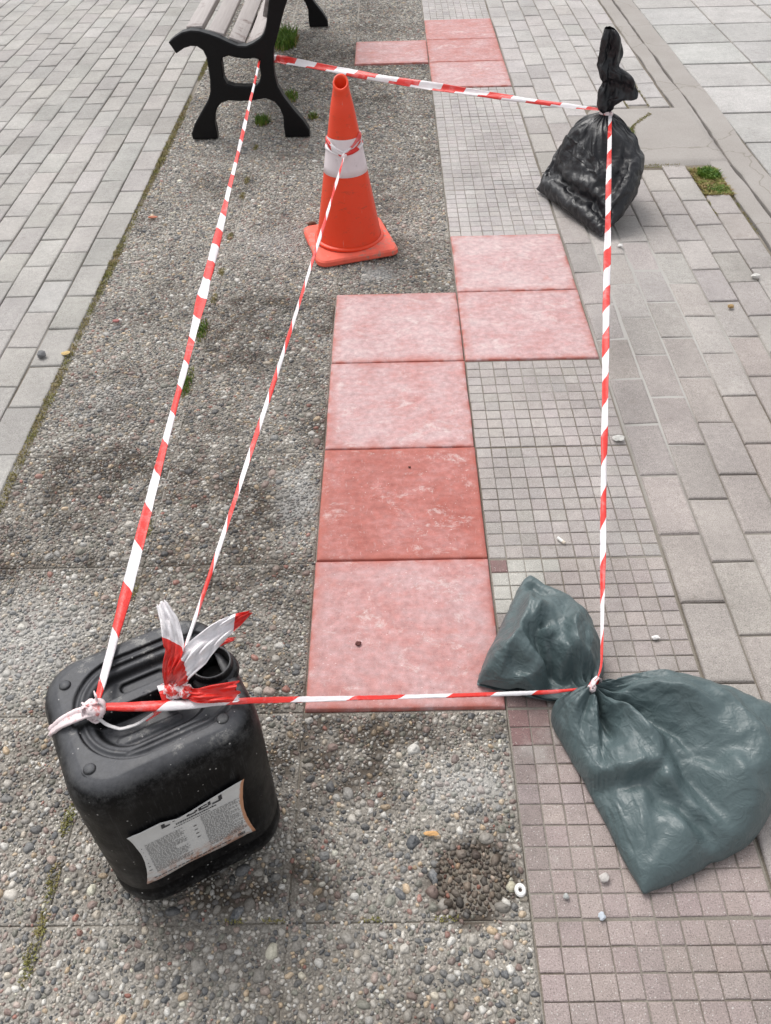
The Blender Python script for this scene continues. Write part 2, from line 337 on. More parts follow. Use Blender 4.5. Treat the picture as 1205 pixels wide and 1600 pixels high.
    def lin(a,r,s):
        "faceted noise: straight creases between random heights"
        ai=np.floor(a).astype(int);ri=np.floor(r).astype(int);fa=a-ai;fr=r-ri
        def h(p,q): v=np.sin(p*127.1+q*311.7+s*17.3)*43758.5453; return v-np.floor(v)
        sw=fa+fr>1
        return np.where(sw,h(ai+1,ri+1)+(1-fa)*(h(ai,ri+1)-h(ai+1,ri+1))+(1-fr)*(h(ai+1,ri)-h(ai+1,ri+1)),h(ai,ri)+fa*(h(ai+1,ri)-h(ai,ri))+fr*(h(ai,ri+1)-h(ai,ri)))-.5
    e=np.clip(d/.035,0,1)
    z=z+.050*lin(ang*2.4+.3,rt*4.2,41)*np.clip(rt/.08,0,1)*e
    z=z+.024*lin(ang*6.0,rt*8.5+ang,43)*np.clip(rt/.05,0,1)*e
    fold([(985,1110),(1050,1175),(1110,1235),(1165,1290)],.09,-.013,.012,r,(.3,.3))
    fold([(1080,1085),(1130,1120),(1185,1165),(1195,1200)],.08,.012,.010,r,(.3,.3))
    fold([(1130,1180),(1165,1235)],.09,.010,.008,r,(.3,.3))
    z=np.maximum(z,.005+.0*z)
    zb=np.full_like(z,.003); zb=zb*(1-zt_mix)+zt_mix*(zt-.02)
    top=np.c_[P,z].reshape(NB+1,NU+1,3); bot=np.c_[P,zb].reshape(NB+1,NU+1,3)
    top[0,:,2]=bot[0,:,2]=np.clip(top[0,:,2],.003,.01)
    top[:,0,2]=bot[:,0,2]=(top[:,0,2]*.4+bot[:,0,2]*.6); top[:,-1,2]=bot[:,-1,2]=(top[:,-1,2]*.4+bot[:,-1,2]*.6)
    # tie ring
    def ringpt(j,top_,R=.014): 
        a=math.pi*j/NU
        u=np.array([-.673,-.74])*-1
        return np.r_[tie+u*math.cos(a)*R*1.4, zt+(1 if top_ else -1)*math.sin(a)*R]
    for j in range(NU+1): top[NB,j]=ringpt(j,True); bot[NB,j]=ringpt(j,False)
    # tail outline: far/right side -> tip -> left corner -> near side
    to=[ground_points([(948,1040)],.06)[0],*ground_points([(944,1000),(925,962),(890,925),(852,905)],.06),ground_points([(826,893)],.05)[0],*ground_points([(812,912),(795,950),(778,985),(757,1025)],.035),ground_points([(746,1062)],.03)[0],*ground_points([(790,1070),(850,1080),(885,1085)],.04)]
    q=spl(to,NU+1); qs=soften(q,2)
    for k in (5,10):
        c=np.argmin(np.linalg.norm(q-to[k],axis=1)); qs[c]=to[k]
    q=qs
    T=np.array([tie+(q-tie)*((i+1)/NT)**.85 for i in range(NT)]); P=T.reshape(-1,2)
    d,_,_=dseg(P,q); rt=np.linalg.norm(P-tie,axis=1)
    z=.030+.070*np.sqrt(np.clip(1-(1-np.clip(d/.075,0,1))**2,0,1))*np.clip(rt/.10,.15,1)
    zm=np.exp(-(rt/.035)**2); z=z*(1-zm)+zm*zt
    fold([(925,1075),(890,1035),(868,1000),(862,975)],.13,-.045,.014,r,(.25,.3))
    fold([(862,975),(845,962),(838,975),(870,1030),(890,1060)],.12,-.030,.010,r,(.1,.2))
    fold([(835,900),(822,960),(805,1000),(770,1045)],.10,.018,.012,r,(.2,.2))
    fold([(850,925),(835,960),(865,985)],.12,.020,.016,r,(.2,.3))
    fold([(880,1010),(900,1000),(945,1015)],.12,.016,.010,r,(.2,.3))
    fold([(880,1035),(910,1030),(940,1050)],.10,-.014,.008,r,(.2,.3))
    fold([(870,1030),(830,1045),(790,1060)],.09,.016,.012,r,(.2,.3))
    fold([(920,1065),(860,1055),(800,1030),(790,985)],.09,-.014,.009,r,(.2,.3))
    fold([(827,900),(845,920),(880,930)],.08,-.014,.008,r,(.2,.3))
    fold([(905,950),(890,990),(900,1030)],.12,.012,.012,r,(.2,.3))
    ang=np.arctan2(P[:,1]-tie[1],P[:,0]-tie[0])
    z=z+.024*(np.abs(np.sin(ang*4.5+.3+rt*4))-.6)*np.exp(-((rt-.08)/.07)**2)
    z=z+.016*(np.abs(np.sin(ang*2.7+1.1-rt*6))-.6)*np.exp(-((rt-.2)/.08)**2)
    z=z+.060*lin(ang*2.2+1.3,rt*8.0,51)*np.clip(rt/.06,0,1)*np.clip(d/.03,0,1)
    z=z+.026*lin(ang*5.0,rt*15.0+ang,53)*np.clip(rt/.05,0,1)*np.clip(d/.03,0,1)
    z=np.maximum(z,.02)
    # left corner lies lower
    dl=np.linalg.norm(P-to[10],axis=1); z-=.02*np.exp(-(dl/.08)**2)
    tt=np.c_[P,z].reshape(NT,NU+1,3); zb=np.full_like(z,.012); zb=zb*(1-zm)+zm*(zt-.02); tb=np.c_[P,zb].reshape(NT,NU+1,3)
    e=.5
    for A,Bm in((tt,tb),):
        m=(A[-1,:,2]+Bm[-1,:,2])/2; A[-1,:,2]=m+.005; Bm[-1,:,2]=m-.005
        for jj in (0,-1):
            m=A[:,jj,2]*.5+Bm[:,jj,2]*.5; A[:,jj,2]=m; Bm[:,jj,2]=m
    top=np.concatenate([top,tt]); bot=np.concatenate([bot,tb])
    return NU,NB,NT,top,bot
def black():
    NU,NB,NT=64,44,36
    ux=np.array([-.394,.919,0])
    tie=un(946,177,2.33,1)
    Cs=[(0,(.848,2.152,.004),.227,.001),(.12,(.868,2.165,.040),.228,.050),(.3,(.905,2.20,.085),.234,.102),(.5,(.952,2.25,.135),.228,.118),(.7,(.980,2.29,.200),.202,.128),(.85,(.982,2.315,.250),.138,.105),(.94,(.983,2.325,.285),.058,.055),(1,tuple(tie),.017,.016)]
    s=np.array([c[0] for c in Cs]);cc=np.array([c[1] for c in Cs]);aa=np.array([c[2] for c in Cs]);bb=np.array([c[3] for c in Cs])
    ss=np.linspace(0,1,NB+1)
    def ip(v): 
        fine=np.linspace(0,1,200);x=np.interp(fine,s,v)
        for _ in range(60): x[1:-1]=(x[:-2]+2*x[1:-1]+x[2:])/4
        return np.interp(ss,fine,x)
    c=np.stack([ip(cc[:,k]) for k in range(3)],1);a=ip(aa);b=ip(bb)
    top=np.zeros((NB+1,NU+1,3));bot=top.copy()
    rng=np.random.default_rng(3)
    for i in range(NB+1):
        axd=c[min(i+1,NB)]-c[max(i-1,0)];axd/=np.linalg.norm(axd);n=np.cross(ux,axd)
        if n[0]>0 or True:
            n=n/np.linalg.norm(n)
            if n[0]>0:n=-n     # front faces camera-left (-x)
        for j in range(NU+1):
            al=math.pi*j/NU; sn=math.sin(al)**.8 if al<math.pi else 0
            # pleats near the tie
            k=ss[i]; pl=1+ (.16*np.exp(-((1-k)/.16)**2))*math.cos(11*al*2+1.0)
            ll=-math.cos(al)*a[i]
            top[i,j]=c[i]+ux*ll*(pl if k>.6 else 1)+n*abs(sn)*b[i]*pl
            pl2=1+(.16*np.exp(-((1-k)/.16)**2))*math.cos(11*al*2+2.5)
            bot[i,j]=c[i]+ux*ll*(pl if k>.6 else 1)-n*abs(sn)*b[i]*pl2
    # flatten on the ground
    for M in (top,bot):
        zz=M[:,:,2]; M[:,:,2]=np.where(zz<.02,.003+.017*np.exp((zz-.02)/.02),zz)
    # tail : rows up from the tie, image-space guided widths
    tab=np.array([(177,936,957),(165,933,959),(155,934,972),(150,934,992),(140,935,995),(125,936,992),(112,936,986),(104,935,972),(98,934,970),(85,935,977),(70,937,975),(55,940,970),(46,943,966),(42,945,962)],float)
    T1=[];T2=[]
    for i in range(NT):
        k=(i+1)/NT; y=177-(177-42)*k
        xl=np.interp(-y,-tab[:,0],tab[:,1]);xr=np.interp(-y,-tab[:,0],tab[:,2])
        o=un((xl+xr)/2,y,2.33,1);hw=abs(un(xr,y,2.33,1)[0]-un(xl,y,2.33,1)[0])/2
        flap=np.clip((xr-(xl+27))/22,0,1)*(y>100)
        r1=[];r2=[]
        for j in range(NU+1):
            al=math.pi*j/NU; lx=-math.cos(al)*hw; th=(.017+.005*math.sin(5*k*3.1))*math.sin(al)**.7
            wx=o[0]+lx-tie[0]
            wv=.009*math.sin(wx*120+5*k)+.003*math.sin(wx*260-6*k)
            if y<100: wv+= .018*np.exp(-((wx-.03)/.016)**2)*np.clip((100-y)/15,0,1)
            wv-= flap*.035*np.clip((wx-.03)/.03,0,1)
            r1.append(o+np.array([lx,-th+wv,0]));r2.append(o+np.array([lx,th+wv,0]))
        T1.append(r1);T2.append(r2)
    T1=np.array(T1);T2=np.array(T2)
    top=np.concatenate([top,T1]);bot=np.concatenate([bot,T2])
    return NU,NB,NT,top,bot
def stitch(bag_form):
    NU,NB,NT,top,bot=bag_form()
    rows=NB+NT+1;ring=2*NU;idx={};V=[]
    for i in range(rows):
        for j in range(ring):
            if i==0 and j>NU: idx[i,j]=idx[0,ring-j];continue
            idx[i,j]=len(V);V.append(top[i,j] if j<=NU else bot[i,ring-j])
    F=[]
    for i in range(rows-1):
        for j in range(ring):
            f=[]
            for k in (idx[i,j],idx[i,(j+1)%ring],idx[i+1,(j+1)%ring],idx[i+1,j]):
                if k not in f:f.append(k)
            if len(f)>2:F.append(f)
    return NU,NB,NT,np.array(V),F,idx

# ------------------------------------------------------------------ refuse bags: shaped, then crumpled by a short cloth simulation
def bag(bag_form, name, mat, label, shr, goal, frames, bend):
    NU, NB, NT, V, F, idx = stitch(bag_form); green_ = NU == 80
    rng = np.random.default_rng(5); V = V+rng.normal(size=V.shape)*.0006*(V[:, 2:3] > .01)
    me = bpy.data.meshes.new(name); me.from_pydata([tuple(map(float, v)) for v in V], [], F); me.update()
    ob = link(bpy.data.objects.new(name, me)); W1, W2, W3 = {}, {}, {}
    vg = ob.vertex_groups.new(name='pin'); vs_ = ob.vertex_groups.new(name='shr'); vp = ob.vertex_groups.new(name='press')
    for (i, j), k in idx.items():
        g = goal; dt = abs(i-NB); back = j > NU
        if dt <= 1: g = 1
        elif dt < 4: g = max(goal, .5)
        if i <= NB and back: g = max(g, .5)
        if i == 0 and j in (0, NU): g = 1
        if i <= 2: g = max(g, .8 if green_ else .35)
        if i <= NB and green_ and not back and 2 < i < NB-4: g = goal
        if not green_ and i > NB: g = max(g, goal*1.6, .7-(i-NB)*.05)
        vg.add([k], g, 'REPLACE'); vs_.add([k], 1 if dt > 2 else 0, 'REPLACE'); vp.add([k], min(1, max(0, (NB-i)/5)), 'REPLACE')
    m = ob.modifiers.new('cloth', 'CLOTH'); s = m.settings
    s.quality = 10; s.mass = .15; s.tension_stiffness = 60; s.compression_stiffness = 60; s.shear_stiffness = 30; s.bending_stiffness = bend
    s.tension_damping = 5; s.compression_damping = 5; s.shear_damping = 5; s.bending_damping = .5; s.air_damping = 3
    s.vertex_group_mass = 'pin'; s.pin_stiffness = 1; s.shrink_min = -shr; s.shrink_max = -shr; s.effector_weights.gravity = .3
    s.use_pressure = True; s.uniform_pressure_force = .6; s.vertex_group_pressure = 'press'
    m.collision_settings.use_collision = True; m.collision_settings.distance_min = .002
    fl = mesh('floor_collider', [(-3, -3, 0), (5, -3, 0), (5, 6, 0), (-3, 6, 0)], [(0, 1, 2, 3)]); fl.modifiers.new('x', 'COLLISION'); fl.collision.thickness_outer = .001
    sc.frame_end = frames; m.point_cache.frame_end = frames
    for f in range(1, frames+1): sc.frame_set(f)
    dg = bpy.context.evaluated_depsgraph_get(); e = ob.evaluated_get(dg); mm = e.to_mesh()
    a = np.empty(len(mm.vertices)*3, np.float32); mm.vertices.foreach_get('co', a); a = a.reshape(-1, 3).astype(float); e.to_mesh_clear()
    print('bag', name, float(np.abs(a-V).mean())); bpy.data.objects.remove(ob); bpy.data.objects.remove(fl); sc.frame_set(1)
    V = a; V[:, 2] = np.maximum(V[:, 2], .0045)+.0015; cen = V.mean(0)*np.array([1, 1, 0])
    o = mesh(name, V, F, mat, smooth=True, loc=cen); m = o.modifiers.new('smooth', 'SUBSURF'); m.levels = m.render_levels = 1
    return tag(o, label, 'refuse bag')
bag(green, 'refuse_bag', M_GREEN, 'grey green plastic bag lying on the grooved tiles, tied round its middle', .035, .22, 26, .04)
bag(black, 'refuse_bag', M_BLACK, 'black plastic bag standing with its neck tied upright on the grey pavers', .07, .09, 30, .12)

# ------------------------------------------------------------------ the ground, one large sheet
gv = []
mesh('ground', [(-60, -60, -.035), (60, -60, -.035), (60, 60, -.035), (-60, 60, -.035)], [(0, 1, 2, 3)], M_SAND)['kind'] = 'structure'

def blocks(name, rects, mat, bev=.004, depth=.03, z=0., tilt=.0012, jit=.0012):
    """rects: list of (x0,x1,y0,y1,(r,g,b)) -> bevelled blocks in one mesh"""
    V, T, F = [], [], []
    for x0, x1, y0, y1, c in rects:
        b = len(V); zz = z+random.uniform(-jit, jit); tx, ty = random.uniform(-tilt, tilt), random.uniform(-tilt, tilt)
        x0 += random.uniform(-.0008, .0008); y0 += random.uniform(-.001, .001)
        cx, cy = (x0+x1)/2, (y0+y1)/2; hx, hy = (x1-x0)/2, (y1-y0)/2
        e = bev*random.uniform(.7, 1.4)
        for ins, dz in ((e*1.6, 0), (e*.55, -.3*e), (0, -1.1*e), (0, -depth)):
            for sx, sy in ((-1, -1), (1, -1), (1, 1), (-1, 1)):
                V.append((cx+sx*(hx-ins), cy+sy*(hy-ins), zz+dz+tx*sx+ty*sy)); T.append(c)
        F.append((b, b+1, b+2, b+3))
        for k in range(3):
            for q in range(4):
                r = (q+1) % 4; F.append((b+4*k+q, b+4*k+4+q, b+4*k+4+r, b+4*k+r))
    o = mesh(name, V, F, mat, cols={'tint': np.array(T)}); return o

def fill_sheet(name, x0, x1, y0, y1, z, f, res=.02):
    nx, ny = max(2, int((x1-x0)/res)), max(2, int((y1-y0)/res))
    X, Y = np.meshgrid(np.linspace(x0, x1, nx+1), np.linspace(y0, y1, ny+1)); h = f(X, Y)
    V = np.stack([X, Y, z+h*.0052], -1).reshape(-1, 3)
    I = np.arange((nx+1)*(ny+1)).reshape(ny+1, nx+1); F = np.stack([I[:-1, :-1], I[:-1, 1:], I[1:, 1:], I[1:, :-1]], -1).reshape(-1, 4)
    o = mesh(name, V, F, M_SAND, cols={'fill': h.ravel()}); o['kind'] = 'structure'; return o

def tcol(base, v, w=.018):
    k = 1+random.gauss(0, v); return tuple(max(.02, c*k*(1+random.gauss(0, w*.4))) for c in base)

# left pavement of small grey pavers
R = []; P, Lb = .1025, .2073
for i in range(34):
    x1 = -.818-i*P; x0 = x1-P+.0045
    for k in range(-14, 46):
        y0 = 1.021+(k+(.5 if i % 2 else 0))*Lb; R.append((x0, x1, y0, y0+Lb-.0045, tcol((.385, .367, .348), .06)))
o = blocks('pavement_of_grey_pavers', R, M_BRICK); o['kind'] = 'structure'
fill_sheet('paver_joint_sand', -4.4, -.80, -1.9, 10.6, -.0082, lambda X, Y: np.clip((fbm(X, Y, 2.2, 3)-.42)*2, 0, .75), .03)
# right pavement
R = []
for i in range(7):
    x0 = .808+i*.1; x1 = x0+.1-.0045
    for k in range(-14, 48):
        y0 = .472+(k+(0 if i % 2 == 0 else -.43))*.2085; y1 = y0+.2085-.0045; cyy = (y0+y1)/2
        if x0 > 1.08 and y1 > 2.60 and y0 < 3.26:
            if y0 < 2.50: y1 = 2.592
            elif y1 > 3.30: y0 = 3.268
            else: continue
            if y1-y0 < .03: continue
        if i == 6 and 2.30 < cyy < 2.56: continue
        base = (.37, .333, .312) if y0 < 1.2 else (.385, .355, .337)
        if y0 > 3.0: base = (.44, .415, .40)
        R.append((x0, x1, y0, y1, tcol(base, .06)))
o = blocks('walkway_of_grey_pavers', R, M_BRICK); o['kind'] = 'structure'
def rf(X, Y):
    s = np.exp(-(((X-1.0)/.22)**2+((Y-1.6)/.55)**2))*1.0+np.exp(-(((X-.9)/.1)**2+((Y-.95)/.25)**2))*.6
    return np.clip((fbm(X, Y, 3, 9)-.45)*1.6+s*1.6, 0, 1.25)
fill_sheet('walkway_joint_sand', .80, 1.515, -1.9, 10.4, -.0082, rf, .02)

# grooved square tiles
R = []
for k in range(-5, 26):
    if k in (3, 4, 9, 10, 11): continue
    base = (.335, .278, .262) if k <= -1 else (.36, .318, .300) if k == 0 else (.405, .368, .350) if k < 3 else (.43, .402, .39)
    tv = 1+random.gauss(0, .04)
    for a in range(10):
        for b in range(10):
            x0 = .4025+a*.0397; y0 = k*.4+.0025+b*.0396; c = tcol(tuple(q*tv for q in base), .04)
            if (k, a, b) in ((0, 0, 9), (-1, 0, 9), (-1, 0, 8)): c = (.24, .15, .145)
            elif (k, a, b) in ((-1, 1, 9), (0, 1, 0), (0, 0, 0), (-1, 1, 8)): c = (.27, .19, .18)
            elif (k, b) in ((0, 9), (0, 8), (0, 7), (0, 6)) and 0 < a+(9-b) < 4: c = (.45, .435, .40)
            elif k in (-1, 0) and a == 0: c = tuple(q*.85 for q in c)
            R.append((x0, x0+.0378, y0, y0+.0377, c))
o = blocks('pavement_of_grooved_tiles', R, M_GRID, bev=.0016, depth=.012, tilt=.0002, jit=.0003); o['kind'] = 'structure'
fill_sheet('groove_bed', .40, .802, -2.0, 10.4, -.0036, lambda X, Y: np.clip((fbm(X, Y, 5, 21)-.35)*.9, 0, .5), .02)

# kerb strips, cement patch and the pale plaza
def strip(name, xa, xb, y0, y1, z, amp, mat, seed):
    ys = np.arange(y0, y1, .025); n = len(ys)
    def wob(s): return (fbm(ys, ys*0, 3.0, s)-.5)*amp+(fbm(ys, ys*0, 22, s+3)-.5)*amp*.18
    L = xa+wob(seed); Rr = xb+wob(seed+7) if amp else np.full(n, xb)
    V = []
    for i in range(n):
        for x, zz in ((L[i], -.02), (L[i], z-.004), (L[i]+.004, z), (Rr[i]-.004, z), (Rr[i], z-.004), (Rr[i], -.02)): V.append((x, ys[i], zz))
    F = [(6*i+q, 6*i+q+1, 6*i+q+7, 6*i+q+6) for i in range(n-1) for q in range(5)]
    o = mesh(name, V, [f[::-1] for f in F], mat); o['kind'] = 'structure'; return o
strip('cement_strip', 1.518, 1.592, -1.8, 9, .001, .03, M_CEM, 1)
strip('kerb', 1.603, 1.712, -1.8, 9, .004, .03, M_CEM, 1)
ns = 24; V = []; F = []
for j in range(ns+1):
    for i in range(ns+1):
        x = 1.112+i/ns*.486; y = 2.597+j/ns*.664
        V.append((x+(random.uniform(-.004, .004) if i in (0, ns) else 0), y+(random.uniform(-.004, .004) if j in (0, ns) else 0), .0035+.003*float(fbm(np.array([x]), np.array([y]), 5, 4)[0])-(.014 if i in (0, ns) or j in (0, ns) else 0)))
for j in range(ns):
    for i in range(ns): a = j*(ns+1)+i; F.append((a, a+1, a+ns+2, a+ns+1))
mesh('cement_patch', V, F, M_CEM, smooth=True)['kind'] = 'structure'
R = []
for i in range(9):
    for k in range(-12, 24):
        x0 = 1.722+i*.36; y0 = 2.826+k*.3555; R.append((x0, x0+.350, y0, y0+.343, tcol((.43, .418, .403), .035)))
o = blocks('plaza_of_pale_tiles', R, M_PLAZA, bev=.004, z=-.004); o['kind'] = 'structure'
fill_sheet('plaza_joint_sand', 1.715, 5.0, -1.6, 10.6, -.0125, lambda X, Y: np.clip((fbm(X, Y, 3, 5)-.3), 0, .5), .05)

# ------------------------------------------------------------------ exposed aggregate slabs
S = .4
RED = {(0, 0), (0, 1), (0, 2), (0, 3), (0, 10), (1, 3), (1, 4), (1, 9), (1, 10), (1, 11)}
DARK = {(-1, 1): .55, (-1, 2): .62, (-1, 3): .5, (-2, 1): .45, (-2, 2): .25, (-1, 0): .45, (-2, 0): .2, (0, 4): .4, (-1, 4): .12, (-1, 8): .35, (-1, 9): .5, (0, 8): .42, (0, 9): .5, (-1, 10): .45, (0, 7): .25, (0, -1): .15, (-2, 3): .1, (0, 11): .2, (-1, 7): .1, (-1, 6): .05}
BLOB = [(.27, -.045, .17, .035, .7), (.05, -.10, .10, .08, .75), (.02, -.25, .05, .09, .55), (.145, -.17, .07, .05, .45), (.305, -.33, .064, .060, 1.9), (-.1, .28, .16, .12, .35), (-.52, .78, .12, .07, .55), (-.62, .42, .14, .05, .4), (-.45, -.05, .1, .3, .35), (-.06, -.34, .14, .035, .8), (-.03, 1.5, .2, .12, .3)]
WASH = [(.31, -.16, .07, .05, .40), (-.06, .62, .05, .12, .45), (.14, 1.74, .06, .05, .5), (-.62, .18, .14, .14, .35), (-.2, .12, .05, .05, .2), (-.62, 1.05, .14, .1, .2), (-.25, 2.0, .12, .12, .25)]
def stain(x, y):
    i = np.floor(x/S).astype(int); k = np.floor(y/S).astype(int); s = np.zeros_like(x)
    for (a, b), v in DARK.items(): s = np.where((i == a) & (k == b), v, s)
    n = fbm(x, y, 7, 31); s = s*1.35*np.clip(.35+1.7*(n-.25), 0, 1.5)+np.clip((fbm(x, y, 3.2, 77)-.50)*2.6, 0, .6)
    for cx, cy, rx, ry, v in BLOB:
        d = np.sqrt(((x-cx)/rx)**2+((y-cy)/ry)**2)+(fbm(x, y, 22, 5)-.5)*.9; s = s+v*.8*np.clip((1.35-d)*1.8, 0, 1)
    s = s*np.clip(.30+2.1*(fbm(x, y, 34, 61)-.22), .15, 1.25)*.85
    return np.where(np.hypot((x-.305)/.062, (y+.33)/.058) < 1.02, 1., np.clip(s, 0, 1))
def wash(x, y):
    s = np.zeros_like(x)
    for cx, cy, rx, ry, v in WASH:
        d = np.sqrt(((x-cx)/rx)**2+((y-cy)/ry)**2)+(fbm(x, y, 18, 15)-.5)*1.2; s = s+v*np.clip(1.4-d, 0, 1)
    return np.clip(s, 0, .6)
AGG = [(i, k) for k in range(-6, 22) for i in (-2, -1, 0) if (i, k) not in RED]
V = []; F = []; nb = 0; g = 26
for i, k in AGG:
    e = .0008; xs = np.r_[0, .0007, np.linspace(.004, S-2*e-.004, g-3), S-2*e-.0007, S-2*e]+i*S+e; ys = xs-i*S+k*S
    X, Y = np.meshgrid(xs, ys); Z = -.0054+.0013*fbm(X, Y, 30, 2)+.0010*(fbm(X, Y, 3, 8)-.5); Z[0], Z[-1], Z[:, 0], Z[:, -1] = -.0085, -.0085, -.0085, -.0085
    cav = np.clip(1.1-np.sqrt(((X-.305)/.062)**2+((Y+.33)/.058)**2), 0, 1); Z = Z-.009*np.sqrt(cav)
    n = len(xs); I = np.arange(n*n).reshape(n, n)+nb; nb += n*n
    V.append(np.stack([X, Y, Z], -1).reshape(-1, 3)); F.append(np.stack([I[:-1, :-1], I[:-1, 1:], I[1:, 1:], I[1:, :-1]], -1).reshape(-1, 4))
V = np.concatenate(V); F = np.concatenate(F)
mesh('aggregate_paving', V, F, M_MTX, smooth=True, cols={'stain': stain(V[:, 0], V[:, 1]), 'wash': wash(V[:, 0], V[:, 1])})['kind'] = 'structure'
fill_sheet('aggregate_joint_sand', -.812, .401, -2.4, 8.9, -.0078, lambda X, Y: np.clip((fbm(X, Y, 4, 6)-.30)*1.3, 0, .6), .03)

def pebble_variant(seed):
    """pebbles of one slab: x, y, a, b, rot - packed without overlaps on a 1 mm raster"""
    r = np.random.default_rng(seed); occ = np.zeros((400, 400), bool); out = []
    for lo, hi, n in ((9, 14, 14), (6.5, 9.5, 110), (4.6, 6.6, 600), (3.0, 4.7, 2200), (2.0, 3.0, 3800)):
        for _ in range(n):
            a = r.uniform(lo, hi); b = a*r.uniform(.58, .95); x, y = r.uniform(a*.8, 400-a*.8, 2); t = r.uniform(0, math.pi)
            m = int(a)+1; x0, y0 = int(x)-m, int(y)-m; x1, y1 = int(x)+m+1, int(y)+m+1; x0, y0 = max(x0, 0), max(y0, 0)
            yy, xx = np.ogrid[y0:min(y1, 400), x0:min(x1, 400)]; dx = xx-x; dy = yy-y; c, s = math.cos(t), math.sin(t)
            q = ((dx*c+dy*s)/a)**2+((-dx*s+dy*c)/b)**2; sub = occ[y0:min(y1, 400), x0:min(x1, 400)]
            if (sub & (q < .62)).any(): continue
            sub |= q < 1.0; out.append((x/1000, y/1000, a/1000, b/1000, t))
    return np.array(out)
PV = [pebble_variant(s) for s in (1, 2, 3, 4)]
PAL = np.array([(.215, .208, .195), (.065, .072, .082), (.36, .35, .33), (.68, .66, .61), (.17, .125, .115), (.36, .285, .20), (.15, .155, .135), (.27, .215, .195), (.115, .12, .125), (.24, .11, .09), (.50, .45, .38)])
PW = np.array([.22, .11, .19, .095, .09, .06, .10, .08, .11, .012, .045]); PW = PW/PW.sum()
def dome(seed):
    r = np.random.default_rng(seed); V = []; n = 9
    rad = 1+r.uniform(-.24, .20, n)
    for rr, z, off in ((1.0, -.35, 0), (1.0, .25, 0), (.80, .74, .5), (.42, .96, 0)):
        m = n if rr > .5 else 5
        for q in range(m):
            a = 2*math.pi*(q+off)/m; k = rad[q % n] if m == n else 1; V.append((rr*k*math.cos(a), rr*k*math.sin(a), z+r.uniform(-.06, .06)))
    V.append((0, 0, 1.0)); F = []
    for l in range(2):
        for q in range(n): a, b = l*n+q, l*n+(q+1) % n; c, d = a+n, b+n; F += [(a, b, d), (a, d, c)]
    o2, o3 = 2*n, 3*n
    for q in range(n):
        a, b = o2+q, o2+(q+1) % n; c = o3+int((q+.5)*5/n) % 5; d = o3+int((q+1.5)*5/n) % 5; F.append((a, b, c))
        if d != c: F.append((b, d, c))
    for q in range(5): F.append((o3+q, o3+(q+1) % 5, o3+5))
    return np.array(V), np.array(F)
DM = [dome(s) for s in range(6)]
ins = []
for i, k in AGG:
    if k < -3 or k > 15: continue
    p = PV[(i*7+k*5) % 4].copy(); rot = random.randrange(4); x, y = p[:, 0]-.2, p[:, 1]-.2
    if random.random() < .5: x = -x; p[:, 4] = math.pi-p[:, 4]
    for _ in range(rot): x, y = -y, x; p[:, 4] += math.pi/2
    p[:, 0] = x*.985+.2+i*S; p[:, 1] = y*.985+.2+k*S
    if k > 8: p = p[p[:, 2] > .0026]
    keep = (np.abs(p[:, 0]-i*S-.2)+p[:, 3]*.7 < .2003) & (np.abs(p[:, 1]-k*S-.2)+p[:, 3]*.7 < .1975)
    ins.append(p[keep])
# extra large pebbles seen at the front
ex = [(-.085, -.385, .017, .009, .9), (-.10, -.33, .010, .007, 1.5), (-.03, -.325, .011, .008, .2), (.243, -.325, .014, .009, 1.7), (.372, -.345, .010, .008, 1), (.362, -.372, .009, .007, 2)]
ins = np.concatenate(ins)
# the round hollow is packed with its own dark stones; small stones also bridge the slab joints
dh = np.hypot((ins[:, 0]-.305)/.062, (ins[:, 1]+.33)/.058); ins = ins[dh > .98]; hol = []
for rad_, cnt in ((.0090, 12), (.0060, 70), (.0044, 500), (.003, 1500)):
    for _ in range(cnt):
        a = random.uniform(0, 6.283); r_ = math.sqrt(random.random()); x = .305+.060*r_*math.cos(a); y = -.33+.056*r_*math.sin(a); s_ = rad_*random.uniform(.85, 1.15)
        if all((x-h_[0])**2+(y-h_[1])**2 > (.80*(s_+h_[2]))**2 for h_ in hol): hol.append((x, y, s_, s_*random.uniform(.65, .95), random.uniform(0, 3.1)))
jn = []
for k in range(-3, 12):
    for i in (-2, -1, 0):
        if (i, k) in RED or (i, k-1) in RED: continue
        for q in range(26): jn.append((i*S+random.random()*S, k*S+random.uniform(-.002, .002), random.uniform(.0022, .0045)))
for i in (-1, 0):
    for k in range(-3, 12):
        if i == 0 and (0, k) in RED: continue
        for q in range(30): jn.append((i*S+random.uniform(-.002, .002), k*S+random.random()*S, random.uniform(.0022, .0045)))
jn = [(x, y, a, a*random.uniform(.6, .95), random.uniform(0, 3.1)) for x, y, a in jn]
ins = np.concatenate([ins, np.array(jn), np.array(hol)]); N = len(ins)
ins = np.concatenate([ins, np.array(ex)]); N = len(ins)
tint = PAL[RNG.choice(len(PAL), N, p=PW)]*RNG.uniform(.85, 1.65, (N, 1))*np.array([1.04, 1.0, .95]); tint = np.minimum(tint, np.array([.62, .60, .56]))
big = ins[:, 2] > .0065; white = (tint.mean(1) > .55) & big & (RNG.random(N) < .4); tint[white] = PAL[2]
st = stain(ins[:, 0], ins[:, 1]); wa = wash(ins[:, 0], ins[:, 1])
cav = np.clip(1.1-np.sqrt(((ins[:, 0]-.305)/.062)**2+((ins[:, 1]+.33)/.058)**2), 0, 1)
tint = np.where((cav > .10)[:, None], tint*np.array([.34, .28, .24])*RNG.choice([.7, 1., 1., 2.4], N)[:, None], tint); st = np.where(cav > .10, .62, st)
tint[-6:] = ((.07, .08, .095), (.02, .022, .024), (.015, .017, .02), (.09, .10, .115), (.42, .39, .28), (.50, .48, .44)); st[-6:] = 0
var = RNG.integers(0, 6, N); Vs, Fs, Ts, Ss, Ws = [], [], [], [], []; nb = 0
